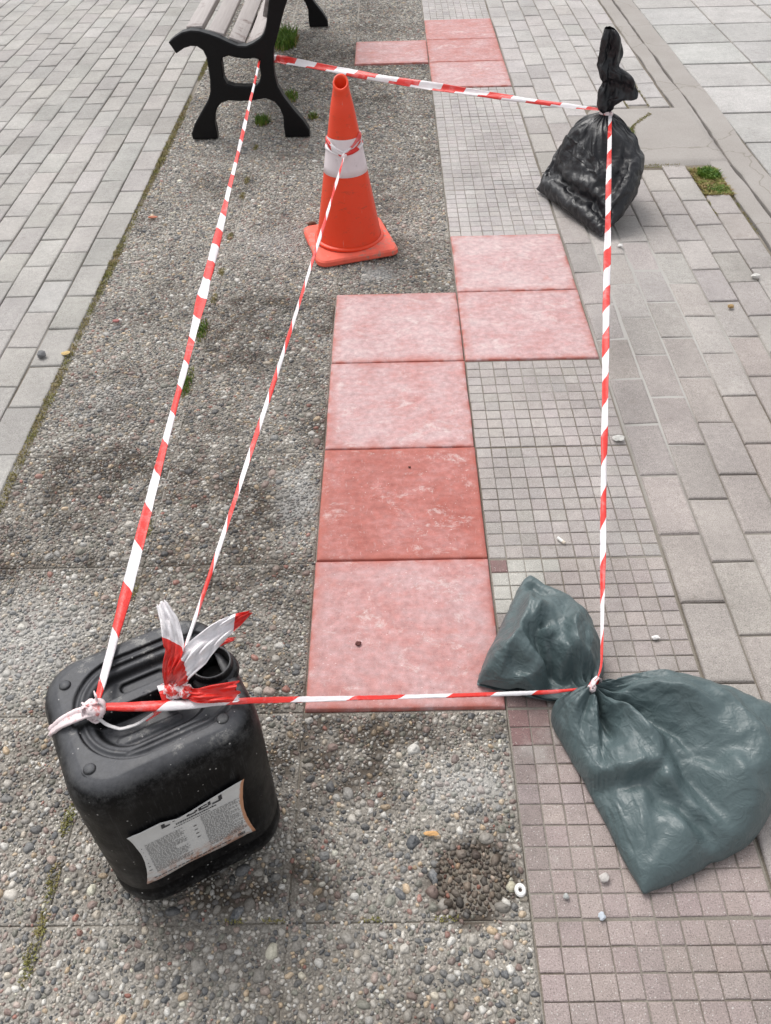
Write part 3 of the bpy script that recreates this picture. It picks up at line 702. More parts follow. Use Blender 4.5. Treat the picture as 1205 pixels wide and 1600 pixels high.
for v in range(6):
    D, DF = DM[v]; q = ins[var == v]; n = len(q); c, s = np.cos(q[:, 4])[:, None], np.sin(q[:, 4])[:, None]
    lx = D[None, :, 0]*q[:, 2:3]*1.04; ly = D[None, :, 1]*q[:, 3:4]*1.04; h = (.0014+np.minimum(q[:, 3]*.42, .0028))*RNG.uniform(.7, 1.15, n)
    X = q[:, 0:1]+lx*c-ly*s; Y = q[:, 1:2]+lx*s+ly*c; base = -.0044-.0030*np.sqrt(cav[var == v])
    Z = base[:, None]+D[None, :, 2]*(h*(1+.5*(cav[var == v] > .1)))[:, None]
    Vs.append(np.stack([X, Y, Z], -1).reshape(-1, 3)); m = len(D)
    Fs.append((DF[None]+(np.arange(n)*m)[:, None, None]+nb).reshape(-1, 3)); nb += n*m
    Ts.append(np.repeat(tint[var == v], m, 0)); Ss.append(np.repeat(st[var == v], m)); Ws.append(np.repeat(wa[var == v], m))
pb = mesh('pebbles', np.concatenate(Vs), np.concatenate(Fs), M_PEB, smooth=True, cols={'tint': np.concatenate(Ts), 'stain': np.concatenate(Ss), 'wash': np.concatenate(Ws)})
tag(pb, 'mixed grey, white and brown pebbles set in the exposed aggregate slabs', 'pebbles', kind='stuff'); print('pebbles', N)

# ------------------------------------------------------------------ red cement slabs
def red_slab(i, k, redness, label):
    n = 20; e = .0013; xs = np.r_[0, .0012, .004, np.linspace(.012, S-2*e-.012, n), S-2*e-.004, S-2*e-.0012, S-2*e]; m = len(xs)
    X, Y = np.meshgrid(xs-S/2+e, xs-S/2+e); hx = S/2-e; dx = hx-np.abs(X); dy = hx-np.abs(Y); d = np.minimum(dx, dy)
    wob = (fbm(X+i*3, Y+k*3, 12, 4)-.5)*.004; Z = .0035+.0016*fbm(X+i, Y+k, 9, 12)-.004*np.clip(1-d/.004, 0, 1)**2
    X = X+np.where(dx < .002, wob, 0); Y = Y+np.where(dy < .002, wob, 0)
    Z = np.where(d <= 1e-6, -.014, Z); I = np.arange(m*m).reshape(m, m)
    F = np.stack([I[:-1, :-1], I[:-1, 1:], I[1:, 1:], I[1:, :-1]], -1).reshape(-1, 4)
    o = mesh('red_paving_slab', np.stack([X, Y, Z], -1).reshape(-1, 3), F, M_RED, smooth=True, cols={'edge': np.clip(1-d/.022, 0, 1).ravel()})
    o.location = ((i+.5)*S, (k+.5)*S, 0); o.color = (redness, 0, 0, 1)
    return tag(o, label, 'paving slab', 'red cement slabs')
for a in ((0, 0, .52, 'nearest red slab, its edge against the grey tiles covered by the green bag'), (0, 1, .84, 'darkest brick red slab, second from the front in its row'),
          (0, 2, .42, 'dusty pink slab with white smears between the darkest slab and the pale one'), (0, 3, .36, 'pale pink slab at the far end of the front row of four'),
          (1, 3, .36, 'clean pink slab beside the pale one, nearer of the pair standing out to the right'), (1, 4, .30, 'pale pink slab in front of the black bag, farther of the pair'),
          (1, 9, .44, 'distant pink slab crossed by the far tape, nearest of three in line'), (1, 10, .60, 'distant red slab in the middle of the three in line'),
          (1, 11, .58, 'farthest red slab, last of the three in line'), (0, 10, .52, 'distant pink slab set alone in pebbled paving behind the cone')):
    red_slab(*a)

# ------------------------------------------------------------------ jerrycan
TH = math.radians(28.4); CW, CD, CH, RC = .145, .1375, .37, .072
can = thing('jerrycan', 'scuffed black plastic jerrycan with torn label, tapes tied to its handle', 'jerrycan', (-.19, -.21, .002), TH)
def rr_ring(ins, z, n=14):
    out = []; r = max(RC-ins, .004); hw, hd = CW-ins-r, CD-ins-r
    for sx, sy, a0 in ((1, 1, 0), (-1, 1, 90), (-1, -1, 180), (1, -1, 270)):
        for k in range(n+1):
            a = math.radians(a0+90*k/n); out.append((sx*hw+r*math.cos(a), sy*hd+r*math.sin(a), z))
    o_ = np.array(out+[out[0]]); d_ = np.r_[0, np.cumsum(np.linalg.norm(np.diff(o_, axis=0), axis=1))]; t_ = np.linspace(0, d_[-1], 241)[:-1]
    return [(float(np.interp(q_, d_, o_[:, 0])), float(np.interp(q_, d_, o_[:, 1])), z) for q_ in t_]
prof = [(.034, .0), (.020, .002), (.009, .009), (.003, .020), (.0, .034), (.0005, .05), (.0035, .058), (.0035, .064), (.0005, .070), (.0, .12), (.0, .18), (.0, .25), (.0, .30), (.0006, .322), (.003, .340), (.0085, .355), (.017, .3645), (.026, .3685)]
V = []; F = []; rn = None
for ins_, z in prof: r_ = rr_ring(ins_, z); rn = len(r_); V += r_
L = len(prof)
for l in range(L-1):
    for q in range(rn): p = (q+1) % rn; F.append((l*rn+q, l*rn+p, (l+1)*rn+p, (l+1)*rn+q))
F.append(tuple(range(rn))[::-1])
V = np.array(V)
# gentle dents in the walls
dn = (fbm(V[:, 0]*1.0+V[:, 2]*.7, V[:, 1]+V[:, 2], 9, 3)-.5)*.006*np.clip((V[:, 2]-.02)/.05, 0, 1)*np.clip((.36-V[:, 2])/.05, 0, 1)
nrm = V[:, :2]/np.linalg.norm(V[:, :2], axis=1)[:, None]; V[:, :2] += nrm*dn[:, None]
# top: concentric grid with relief as a height field
def sd_stad(x, y, cx, hx, r): return np.hypot(np.maximum(np.abs(x-cx)-hx, 0), y)-r
def box_sd(x, y, cx, cy2, hx, hy, r):
    dx, dy = np.abs(x-cx)-hx+r, np.abs(y-cy2)-hy+r; return np.hypot(np.maximum(dx, 0), np.maximum(dy, 0))+np.minimum(np.maximum(dx, dy), 0)-r
def sm(a, b, x): t = np.clip((x-a)/(b-a), 0, 1); return t*t*(3-2*t)
def relief(x, y):
    o = box_sd(x, y, .02, 0, .125, .096, .085)          # outer raised race
    z = -.006*(1-sm(-.004, .0, o))                       # step down at the race
    z = z+.0035*np.exp(-((o+.012)/.0035)**2)             # bead
    w = box_sd(x, y, .005, 0, .088, .070, .055)          # hand well
    z = z-.013*(1-sm(-.012, .002, w))
    hb = box_sd(x, y-(.004), .0, 0, .115, .0165, .014); z = np.maximum(z, -.004*np.ones_like(z)+.018*(1-sm(-.012, .003, hb))-.028*sm(-.003, .004, hb)) if False else np.where(hb < .004, np.maximum(z, -.022+.031*(1-sm(-.010, .004, hb))), z)
    sl_ = box_sd(x, y, .005, .045, .036, .010, .009); z = z-.006*(1-sm(-.004, .001, sl_))
    rb = box_sd(x, y, -.01, -.047, .05, .008, .007); z = z+.003*(1-sm(-.004, .002, rb))
    for gy in (-.078, .078):
        gr = box_sd(x, y, .01, gy, .060, .0022, .002); z = z-.003*(1-sm(-.001, .0015, gr))
    return z-.045*(1-sm(.020, .027, np.hypot(x-.107, y-.002)))
nr = 80; base = np.array(rr_ring(.026, 0))[:, :2]; b0 = (L-1)*rn; TV = []; 
for k in range(1, nr+1):
    s_ = 1-k/nr; xy = base*s_; hz = relief(xy[:, 0], xy[:, 1])+.0006+.0010*math.sin(min(1, k/6)*math.pi/2); TV += [(x, y, .3685+h*min(1, k/2)) for (x, y), h in zip(xy, hz)] if k < nr else [(0, 0, .3685+relief(np.array([0.]), np.array([0.]))[0])]
nv = len(V); V = np.concatenate([V, np.array(TV)])
for k in range(nr):
    a0_ = b0 if k == 0 else nv+(k-1)*rn; a1_ = nv+k*rn
    for q in range(rn):
        p = (q+1) % rn
        if k == nr-1: F.append((a0_+q, a0_+p, nv+(nr-1)*rn))
        else: F.append((a0_+q, a0_+p, a1_+p, a1_+q))
def densify(F_): return F_
bd = mesh('body', V, F, M_CAN, can, smooth=True)

def lathe(pr, n=24, c=(0, 0, 0)):
    V = [(c[0]+r*math.cos(2*math.pi*q/n), c[1]+r*math.sin(2*math.pi*q/n), c[2]+z) for r, z in pr for q in range(n)]
    F = [(l*n+q, l*n+(q+1) % n, (l+1)*n+(q+1) % n, (l+1)*n+q) for l in range(len(pr)-1) for q in range(n)]
    return V, F
for x, y in ((-.101, .079), (.088, -.094), (.092, .088), (-.104, -.079)):
    v, f = lathe([(.0125, -.002), (.012, .0015), (.0095, .0016), (.0085, .0045), (.0065, .0062), (.0, .0064)], 20, (x, y, .3675)); mesh('stud', v, f, M_CAN, can, smooth=True)
v, f = lathe([(.040, -.01), (.037, .001), (.0335, .003), (.0320, .005), (.0315, .014), (.0305, .0165), (.0285, .0165), (.0277, .0105)], 36, (.107, .002, .366)); mesh('neck', v, f, M_CAN, can, smooth=True)
v, f = lathe([(.0277, .0070), (.0270, -.030), (.012, -.031), (0, -.031)], 30, (.107, .002, .3705)); mesh('opening', v, f, M_CANIN, can, smooth=True)
# label: curled, torn paper following the front wall
V = []; F = []; nx, nz = 40, 20
TOP = [(-.095, .262), (-.045, .263), (-.02, .252), (.0, .255), (.035, .263), (.088, .273)]; BOT = [(-.100, .099), (-.03, .107), (.03, .103), (.084, .105)]
for j in range(nz+1):
    for i in range(nx+1):
        u_ = i/nx; zt_ = np.interp(-.095+.183*u_, [a for a, b in TOP], [b for a, b in TOP]); zb_ = np.interp(-.1+.184*u_, [a for a, b in BOT], [b for a, b in BOT])
        z = zb_+(zt_-zb_)*j/nz; v_ = j/nz; pinch = .010*math.sin(math.pi*v_); x = (-.100+.005*v_+pinch)+u_*((.084+.004*v_-pinch*1.0)-(-.100+.005*v_+pinch))
        curl = .002*max(0, u_-.93)/.07+.002*max(0, .05-u_)/.05+.003*max(0, v_-.93)/.07
        yy = -CD-.0022-curl
        over = abs(x)-(CW-RC)
        if over > 0: yy += RC-math.sqrt(max(1e-6, RC*RC-over*over))
        V.append((x+random.uniform(-.0003, .0003), yy, z))
for j in range(nz):
    for i in range(nx): a = j*(nx+1)+i; F.append((a, a+1, a+nx+2, a+nx+1))
lb = mesh('label', V, F, M_LABEL, can, smooth=True, cols={'uu': np.tile(np.linspace(0, 1, nx+1), nz+1), 'vv': np.repeat(np.linspace(0, 1, nz+1), nx+1)}); sdm = lb.modifiers.new('t', 'SOLIDIFY'); sdm.thickness = .0006
def front_y(x):
    over = abs(x)-(CW-RC); return -CD-.0032+(RC-math.sqrt(max(1e-6, RC*RC-over*over)) if over > 0 else 0)
V = []; F = []
def ink(x0, x1, z0, z1, sl=0.):
    b = len(V)
    for x, z in ((x0, z0), (x1, z0), (x1+sl, z1), (x0+sl, z1)): V.append((x, front_y(x)-.0001, z))
    F.append((b, b+1, b+2, b+3))
# cut-off heading along the torn top edge, then unreadable small print in two columns
hz = .2435
for x, parts in ((-.034, ((0, .004, 0, .010), (.004, .009, 0, .003))), (-.020, ((0, .003, .004, .010), (.004, .011, .007, .010))), (-.003, ((0, .003, 0, .005), (.003, .010, 0, .0025), (.009, .012, .002, .006))), (.012, ((0, .0035, 0, .014), (.0035, .011, 0, .0025), (.0035, .010, .006, .0085), (.011, .014, .002, .012))), (.029, ((0, .010, 0, .003), (.008, .012, .002, .016)))):
    for a, b, c, d in parts: ink(-.004+x*1.25+a*1.4, -.004+x*1.25+b*1.4, hz+c*1.15-.0015, hz+d*1.15-.0015, .0006)
x = -.026
while x < .036: w_ = random.uniform(.0016, .0034); ink(x, x+w_, .2345, .2345+random.uniform(.0024, .0036)); x += w_+.0009
x = -.030
while x < .026: w_ = random.uniform(.001, .003); ink(x, x+w_, .2285, .2302); x += w_+.0012
for c0, c1, top in ((-.078, -.018, .218), (.010, .074, .224)):
    z = top
    while z > .128:
        x = c0+random.choice((0, 0, .001)); end = c1-random.choice((0, .002, .006, .02))
        while x < end: w_ = random.uniform(.0012, .006); ink(x, min(x+w_, end), z, z+.00095); x += w_+.0014
        z -= .0033
for z in (.212, .200, .188, .176, .164, .152, .140): ink(-.088, -.083, z, z+.0018)
for z in (.206, .194, .182, .170): ink(-.004, .001, z, z+.0018)
x = -.085
while x < .04: w_ = random.uniform(.003, .009); ink(x, x+w_, .113, .1148); x += w_+.0015
for q in range(9): ink(.055+q*.0014, .0556+q*.0014+random.choice((0, .0003)), .112, .120)
mesh('print', V, F, M_INK, lb)

# ------------------------------------------------------------------ traffic cone
cone = thing('traffic_cone', 'orange traffic cone with white band, tape knotted round it', 'traffic cone', (.035, 1.965, .003), math.radians(15))
def cr(z): return .1150+(.0225-.1150)*(z-.032)/(.565-.032)
V, F = lathe([(cr(z), z) for z in np.linspace(.034, .540, 24)]+[(.0250, .553), (.0255, .560), (.0235, .565), (.0190, .563), (.0195, .555), (.021, .50), (.05, .30)], 48)
V = [(x, y, z-.017*(1-(y*math.cos(.26)+x*math.sin(.26))/.024)*min(1, max(0, (z-.47)/.07))) if math.hypot(x, y) < .045 and z > .47 else (x, y, z) for x, y, z in V]
mesh('body', V, F, M_CONE, cone, smooth=True)
V, F = lathe([(.1150, .026), (.1235, .026), (.1255, .031), (.1235, .036), (.1150, .038)], 48); mesh('rim', V, F, M_CONE, cone, smooth=True)
V, F = lathe([(cr(z)+.0012, z) for z in (.268, .29, .31, .33, .35, .37, .385)], 48); V = [(cr(.268)*math.cos(2*math.pi*q/48), cr(.268)*math.sin(2*math.pi*q/48), .2675) for q in range(48)]+V; F = [tuple(k+48 for k in f) for f in F]+[(q, (q+1) % 48, (q+1) % 48+48, q+48) for q in range(48)]
mesh('reflective_band', V, F, M_BAND, cone, smooth=True)
def rrect(hw, r, z, n=6): return [(sx*(hw-r)+r*math.cos(math.radians(a0+90*k/n)), sy*(hw-r)+r*math.sin(math.radians(a0+90*k/n)), z) for sx, sy, a0 in ((1, 1, 0), (-1, 1, 90), (-1, -1, 180), (1, -1, 270)) for k in range(n+1)]
V = []; F = []; n_ = 28
for hw, z in ((.130, .0), (.146, .0), (.148, .004), (.147, .016), (.142, .022), (.125, .026), (.100, .028)): V += rrect(hw, min(.032, hw*.3), z)
V = [(x, y, z+(.004*math.sin(x*20)*(z < .03))) for x, y, z in V]
for l in range(6):
    for q in range(n_): F.append((l*n_+q, l*n_+(q+1) % n_, (l+1)*n_+(q+1) % n_, (l+1)*n_+q))
F.append(tuple(6*n_+q for q in range(n_))); F.append(tuple(range(n_))[::-1]); mesh('base', V, F, M_CONEBASE, cone, smooth=False)
bevel(COL.objects[-1] if False else bpy.data.objects[[o.name for o in cone.children][-1]], .003)

# ------------------------------------------------------------------ bench
BO = [(-.733,.401),(-.709,.418),(-.672,.437),(-.635,.444),(-.6,.441),(-.56,.429),(-.52,.414),(-.481,.395),(-.447,.381),(-.411,.379),(-.379,.39),(-.347,.408),(-.33,.426),(-.318,.453),(-.307,.495),(-.294,.546),(-.262,.66),(-.232,.755),(-.212,.800),(-.180,.815),(-.158,.795),(-.160,.755),(-.188,.66),(-.219,.544),(-.234,.514),(-.258,.457),(-.279,.403),(-.294,.371),(-.303,.321),(-.304,.265),(-.296,.218),(-.276,.177),(-.238,.122),(-.198,.072),(-.176,.035),(-.174,.003),(-.285,.003),(-.287,.05),(-.285,.093),(-.297,.129),(-.316,.154),(-.352,.17),(-.416,.162),(-.467,.161),(-.516,.165),(-.549,.157),(-.571,.136),(-.586,.106),(-.592,.07),(-.589,.026),(-.591,.003),(-.702,.003),(-.704,.029),(-.685,.066),(-.644,.12),(-.607,.167),(-.591,.202),(-.584,.249),(-.583,.294),(-.584,.339),(-.594,.367),(-.616,.383),(-.643,.385),(-.671,.378),(-.709,.358)]
BH = [(-.514,.338),(-.489,.344),(-.46,.336),(-.418,.33),(-.381,.333),(-.364,.326),(-.364,.295),(-.362,.266),(-.372,.238),(-.389,.221),(-.433,.22),(-.483,.223),(-.512,.232),(-.524,.259),(-.523,.293),(-.523,.321)]
def inset(P_, d):
    P_ = np.array(P_); a = np.roll(P_, 1, 0); b = np.roll(P_, -1, 0); t = b-a; t /= np.linalg.norm(t, axis=1)[:, None]; return P_+np.stack([-t[:, 1], t[:, 0]], 1)*d
def end_frame(y0, y1):
    """cast end frame: a web between two slightly narrower raised faces"""
    bm_V, F = [], []; A = sum(BO[i][0]*BO[(i+1) % len(BO)][1]-BO[(i+1) % len(BO)][0]*BO[i][1] for i in range(len(BO))); sg = 1 if A > 0 else -1
    Ah = sum(BH[i][0]*BH[(i+1) % len(BH)][1]-BH[(i+1) % len(BH)][0]*BH[i][1] for i in range(len(BH))); sh = -1 if Ah > 0 else 1
    lay = [(y0+.004, 0), (y0, .004), (y0, .004), (y1, .004), (y1-.004, 0)]
    rings = [(y0, .005), (y0+.004, 0), (y1-.004, 0), (y1, .005)]
    import bmesh
    bm = bmesh.new(); OR, HR = [], []
    for y, d in rings:
        OR.append([bm.verts.new((x, y, z)) for x, z in inset(BO, d*sg)]); HR.append([bm.verts.new((x, y, z)) for x, z in inset(BH, d*sh)])
    for RR in (OR, HR):
        for l in range(3):
            n = len(RR[0])
            for q in range(n): bm.faces.new((RR[l][q], RR[l][(q+1) % n], RR[l+1][(q+1) % n], RR[l+1][q]))
    for l in (0, 3):
        ed = []
        for RR in (OR, HR):
            n = len(RR[l])
            for q in range(n): ed.append(bm.edges.get((RR[l][q], RR[l][(q+1) % n])))
        bmesh.ops.triangle_fill(bm, edges=ed, use_beauty=True, use_dissolve=False)
    bmesh.ops.recalc_face_normals(bm, faces=bm.faces); return bm
bench = thing('park_bench', 'park bench with black cast iron ends and worn wooden slats', 'bench', (-.44, 3.88, 0))
def ochild(name, V, F, m): return mesh(name, np.array(V)-np.array([-.44, 3.88, 0]), F, m, bench)
for ya, yb in ((2.995, 3.045), (4.725, 4.775)):
    bm = end_frame(ya, yb); me = bpy.data.meshes.new('end_frame'); bm.to_mesh(me); bm.free(); me.materials.append(M_IRON)
    me.transform(Matrix.Translation((.44, -3.88, 0))); link(bpy.data.objects.new('end_frame', me), bench)
def slat(xc, zc, w_, th, ang, y0=3.047, y1=4.723, name='seat_slat'):
    c, s = math.cos(ang), math.sin(ang); V = []; pr = [(-w_/2, -th/2), (w_/2, -th/2), (w_/2, th/2), (-w_/2, th/2)]
    for y in (y0, y1):
        for a, b in pr: V.append((xc+a*c-b*s, y, zc+a*s+b*c))
    o = ochild(name, V, [(0, 1, 2, 3)[::-1], (4, 5, 6, 7), (0, 1, 5, 4), (1, 2, 6, 5), (2, 3, 7, 6), (3, 0, 4, 7)], M_SLAT); bevel(o, .004); return o
for xc, zc, an in ((-.625, .4335, .02), (-.540, .411, -.28), (-.457, .379, -.36), (-.377, .376, .32)): slat(xc, zc, .068, .028, an)
for xc, zc, an in ((-.312, .505, 1.28), (-.283, .600, 1.28), (-.254, .695, 1.28)): slat(xc, zc, .070, .026, an, name='backrest_slat')

# ------------------------------------------------------------------ barrier tapes
def ribbon(name, pts, widths, parent=None, mat=None, thick=.0028, side=None, u0=0., step=.03, slant=.02, n=None, crinkle=.0008, twist=0., seed=1, M=10, period=.1):
    P_ = np.array(pts, float); d = np.r_[0, np.cumsum(np.linalg.norm(np.diff(P_, axis=0), axis=1))]; Lt = d[-1]; n = n or max(24, int(Lt/.008))
    t = np.linspace(0, Lt, n); C_ = np.stack([np.interp(t, d, P_[:, k]) for k in range(3)], 1)
    if len(P_) > 2:
        for _ in range(max(2, int(n/len(P_)/3))): C_[1:-1] = (C_[:-2]+2*C_[1:-1]+C_[2:])/4
    T_ = np.gradient(C_, axis=0); T_ /= np.linalg.norm(T_, axis=1)[:, None]
    wl = np.array(widths, float); Wd = np.interp(t/Lt, wl[:, 0], wl[:, 1])*(1+.45*(fbm(t, t*0+seed, 9, seed)-.5)); side = np.array(side if side is not None else (0, 0, 1.), float)
    rs = np.random.default_rng(seed); V = []
    a_ = np.cumsum(rs.normal(size=n)); a_ = np.convolve(a_, np.ones(9)/9, 'same'); tw = .12*np.sin(t*6+seed)+twist*t
    for i in range(n):
        nn = side-T_[i]*(side@T_[i]); nn /= np.linalg.norm(nn); bb = np.cross(T_[i], nn); c, s = math.cos(tw[i]), math.sin(tw[i]); b2 = bb*c+nn*s; n2 = nn*c-bb*s
        for q in range(M):
            a = 2*math.pi*q/M; sg = math.cos(a); cx = np.sign(sg)*abs(sg)**.8*Wd[i]/2; h = math.sin(a)*thick/2*(.4+Wd[i]/.03)
            fold = .10*Wd[i]*math.cos(sg*3+t[i]*9+seed)
            V.append(C_[i]+b2*cx+n2*(h+fold+rs.normal()*crinkle*.35))
    F = [(i*M+q, i*M+(q+1) % M, (i+1)*M+(q+1) % M, (i+1)*M+q) for i in range(n-1) for q in range(M)]; F += [tuple(range(M))[::-1], tuple((n-1)*M+q for q in range(M))]
    o = mesh(name, V, F, mat or M_TAPE, parent, smooth=True); uv = o.data.uv_layers.new(name='UVMap')
    uvs = np.zeros((len(o.data.loops), 2))
    for p in o.data.polygons:
        iv = p.vertices[0] if p.index < (n-1)*M else 0; qf = (p.index % M)+.5; top = math.sin(2*math.pi*qf/M) > 0; hl = math.cos(2*math.pi*qf/M) > 0
        for li in p.loop_indices:
            vi = o.data.loops[li].vertex_index; i, q = divmod(vi, M); sg = math.cos(2*math.pi*q/M)
            uvs[li] = ((t[i]+u0+slant*sg*(1 if top else -1)+(step if hl else 0))/period, sg)
    uv.data.foreach_set('uv', uvs.ravel()); return o
def sag(a, b, s, n=14):
    a, b = np.array(a), np.array(b); return [a+(b-a)*k/n-np.array([0, 0, 4*s*(k/n)*(1-k/n)]) for k in range(n+1)]
def knot(name, c, r, parent, mat, seed, n=4, w_=.012):
    """a lump of tightly wound tape"""
    rs = np.random.default_rng(seed); Vv, Ff = [], []
    for k in range(n):
        ax = rs.normal(size=3); ax /= np.linalg.norm(ax); e1_ = np.cross(ax, (0, 0, 1.)); e1_ /= np.linalg.norm(e1_); e2_ = np.cross(ax, e1_); rr = r*rs.uniform(.55, .9); K, Mq = 22, 7
        b = len(Vv)
        for i in range(K):
            a = 2*math.pi*i/K; rd = e1_*math.cos(a)+e2_*math.sin(a); pc = rd*rr*(1+.15*math.sin(3*a+k))+ax*rs.uniform(-.1, .1)*r
            for q in range(Mq):
                g_ = 2*math.pi*q/Mq; Vv.append(pc+rd*math.cos(g_)*w_*.17+ax*math.sin(g_)*w_*.62+rs.normal(size=3)*r*.03)
        for i in range(K):
            for q in range(Mq): Ff.append((b+i*Mq+q, b+i*Mq+(q+1) % Mq, b+((i+1) % K)*Mq+(q+1) % Mq, b+((i+1) % K)*Mq+q))
    return mesh(name, np.array(Vv)+np.array(c), Ff, mat, parent, smooth=True)
GRP = 'stretches of barrier tape round the new slabs'
HL = unp(150, 1104, .385); HR = unp(268, 1075, .385)
BT = np.array([.5554, -.0084, .085]); BK = np.array([.980, 2.33, .305])
BF = np.array([-.363, 3.02, .322])
t1 = tag(ribbon('barrier_tape', [BF+np.array([.03, .032, .0])]+sag(BF+np.array([0, .03, 0]), HL, .02)[0:], [(0, .008), (.25, .012), (.42, .015), (.5, .022), (.62, .026), (.7, .017), (.8, .015), (.88, .020), (.95, .018), (.985, .014), (1, .008)], u0=-.026, step=.0, slant=.014, thick=.002, seed=3),
         'long red and white tape from the bench end to the jerrycan, left of the cone', 'barrier tape', GRP)
CF = np.array([.037, 1.884, .345])
t2 = tag(ribbon('barrier_tape', sag(CF, HR, .018), [(0, .005), (.04, .006), (.1, .010), (.14, .005), (.25, .011), (.4, .008), (.55, .009), (.7, .011), (.85, .008), (1, .006)], u0=.02, step=.0, slant=.03, seed=8, thick=.003),
         'thin twisted tape from the cone band down to the jerrycan handle', 'barrier tape', GRP)
t3 = tag(ribbon('barrier_tape', [HL]+[unp(200, 1104, .388), unp(300, 1100, .386)]+sag(unp(392, 1094, .376), np.array([.476, -.020, .085]), .004)+[BT+np.array([-.01, -.005, 0])], [(0, .012), (.06, .015), (.12, .018), (.2, .010), (.5, .0105), (.9, .0105), (.96, .006), (1, .004)], u0=.048, step=.0, slant=.012, seed=5, thick=.004),
         'nearest tape, stretched low from the jerrycan to the green bag', 'barrier tape', GRP)
t4 = tag(ribbon('barrier_tape', sag(BK+np.array([.015, -.012, 0]), BT+np.array([.02, .03, .012]), .015)+[BT+np.array([.005, .004, .004])], [(0, .011), (.1, .015), (.3, .019), (.5, .021), (.7, .016), (.85, .013), (.93, .007), (1, .003)], u0=-.022, step=.0, slant=-.022, seed=9, thick=.002),
         'right hand tape running from the black bag down to the green bag', 'barrier tape', GRP)
t5 = tag(ribbon('barrier_tape', sag(BK+np.array([-.015, -.01, .015]), (-.292, 3.052, .312), .012)+[np.array([-.330, 3.054, .313])], [(0, .009), (.1, .018), (.35, .026), (.7, .034), (.95, .034), (1, .03)], u0=.055, step=.034, slant=.006, seed=4, thick=.002, side=(0, -.75, .65)),
         'farthest tape, from the bench leg behind the cone to the black bag', 'barrier tape', GRP)
# loop round the bench leg, windings on cone and bags
def loopring(name, c, ax, r, w_, parent, seed, mat=None, squash=(1, 1), n=40, u0=0, th_=.0025, per=.1):
    ax = np.array(ax, float); ax /= np.linalg.norm(ax); a1 = np.cross(ax, (0, 1, 0.1)); a1 /= np.linalg.norm(a1); a2 = np.cross(ax, a1)
    pts = [np.array(c)+a1*math.cos(2*math.pi*k/n)*r*squash[0]+a2*math.sin(2*math.pi*k/n)*r*squash[1] for k in range(n+1)]
    return ribbon(name, pts, [(0, w_), (.3, w_*1.2), (.6, w_*.8), (1, w_)], parent, mat, side=a1*.3+a2*.2+ax*.01, seed=seed, u0=u0, thick=th_, period=per)
def conewrap(fz, w_, seed, u0):
    V, n, M = [], 72, 6; rs = np.random.default_rng(seed); W = cone.matrix_world
    pts = []
    for k in range(n+1):
        th = 2*math.pi*k/n; z = fz(th); r = cr(z)
        pts.append((z, r, th))
    Vv = []
    for z, r, th in pts:
        wloc = w_*(.75+.35*math.sin(3*th+seed))
        for q, (dz, dr) in enumerate(((-.5, .001), (-.45, .0038), (0, .0048), (.45, .0038), (.5, .001))):
            zz = z+dz*wloc; rr_ = cr(zz)+dr+rs.uniform(0, .0008); Vv.append((.035+rr_*math.cos(th), 1.965+rr_*math.sin(th), .003+zz))
    F = [(i*5+q, i*5+q+1, (i+1)*5+q+1, (i+1)*5+q) for i in range(n) for q in range(4)]
    o = mesh('winding', Vv, [f[::-1] for f in F], M_TAPE, t2, smooth=True); uv = o.data.uv_layers.new(name='UVMap'); us = []
    for l in o.data.loops: i, q = divmod(l.vertex_index, 5); us += [(i*.0075+u0+.004*q)/.1, q]
    uv.data.foreach_set('uv', us); return o
fr = -math.pi/2
def ang(th): return (th-fr+math.pi) % (2*math.pi)-math.pi
conewrap(lambda th: .343+.022*min(1, abs(ang(th)+.1)/1.0)+(.018 if ang(th) > 0 else .006)*min(1, abs(ang(th))/1.2), .019, 2, .0)
conewrap(lambda th: .343+.010*min(1, abs(ang(th))/1.0)-(.004 if ang(th) < 0 else 0), .013, 5, .06)
conewrap(lambda th: .345+.030*min(1, abs(ang(th)-.15)/1.3), .006, 7, .03)
knot('knot', (.037, 1.884, .345), .010, t2, M_KNOT, 3, 4, .007)
knot('knot', unp(147, 1110, .386), .0165, t1, M_KNOT, 5, 7, .014)
# strap looped over the left end of the handle and the rim
ribbon('strap', [unp(150, 1112, .392), unp(125, 1118, .385), unp(98, 1128, .378), unp(80, 1142, .352), unp(84, 1148, .338)], [(0, .015), (.4, .019), (.7, .020), (1, .012)], t1, M_KNOT, seed=4, thick=.008, side=(0, 0, 1))
ribbon('strap', [unp(150, 1106, .394), unp(120, 1110, .388), unp(95, 1124, .379), unp(79, 1138, .355)], [(0, .010), (1, .011)], t1, M_KNOT, seed=6, thick=.008)
ribbon('loose_end', [unp(152, 1112, .39), unp(137, 1105, .40), unp(128, 1098, .40)], [(0, .008), (1, .003)], t1, M_KNOT, seed=2, thick=.004)
ribbon('loose_end', [unp(152, 1100, .39), unp(150, 1088, .41), unp(147, 1080, .41)], [(0, .008), (1, .002)], t1, M_KNOT, seed=12, thick=.004)
ribbon('loose_end', [unp(150, 1118, .386), unp(165, 1132, .372), unp(188, 1140, .364), unp(215, 1132, .366), unp(240, 1115, .370)], [(0, .005), (1, .005)], t1, M_PALE, seed=2, thick=.006)
ribbon('loose_end', [unp(228, 1126, .366), unp(248, 1112, .372), unp(268, 1094, .384), unp(272, 1085, .388)], [(0, .004), (.5, .009), (1, .009)], t1, seed=2, thick=.004, u0=.07)
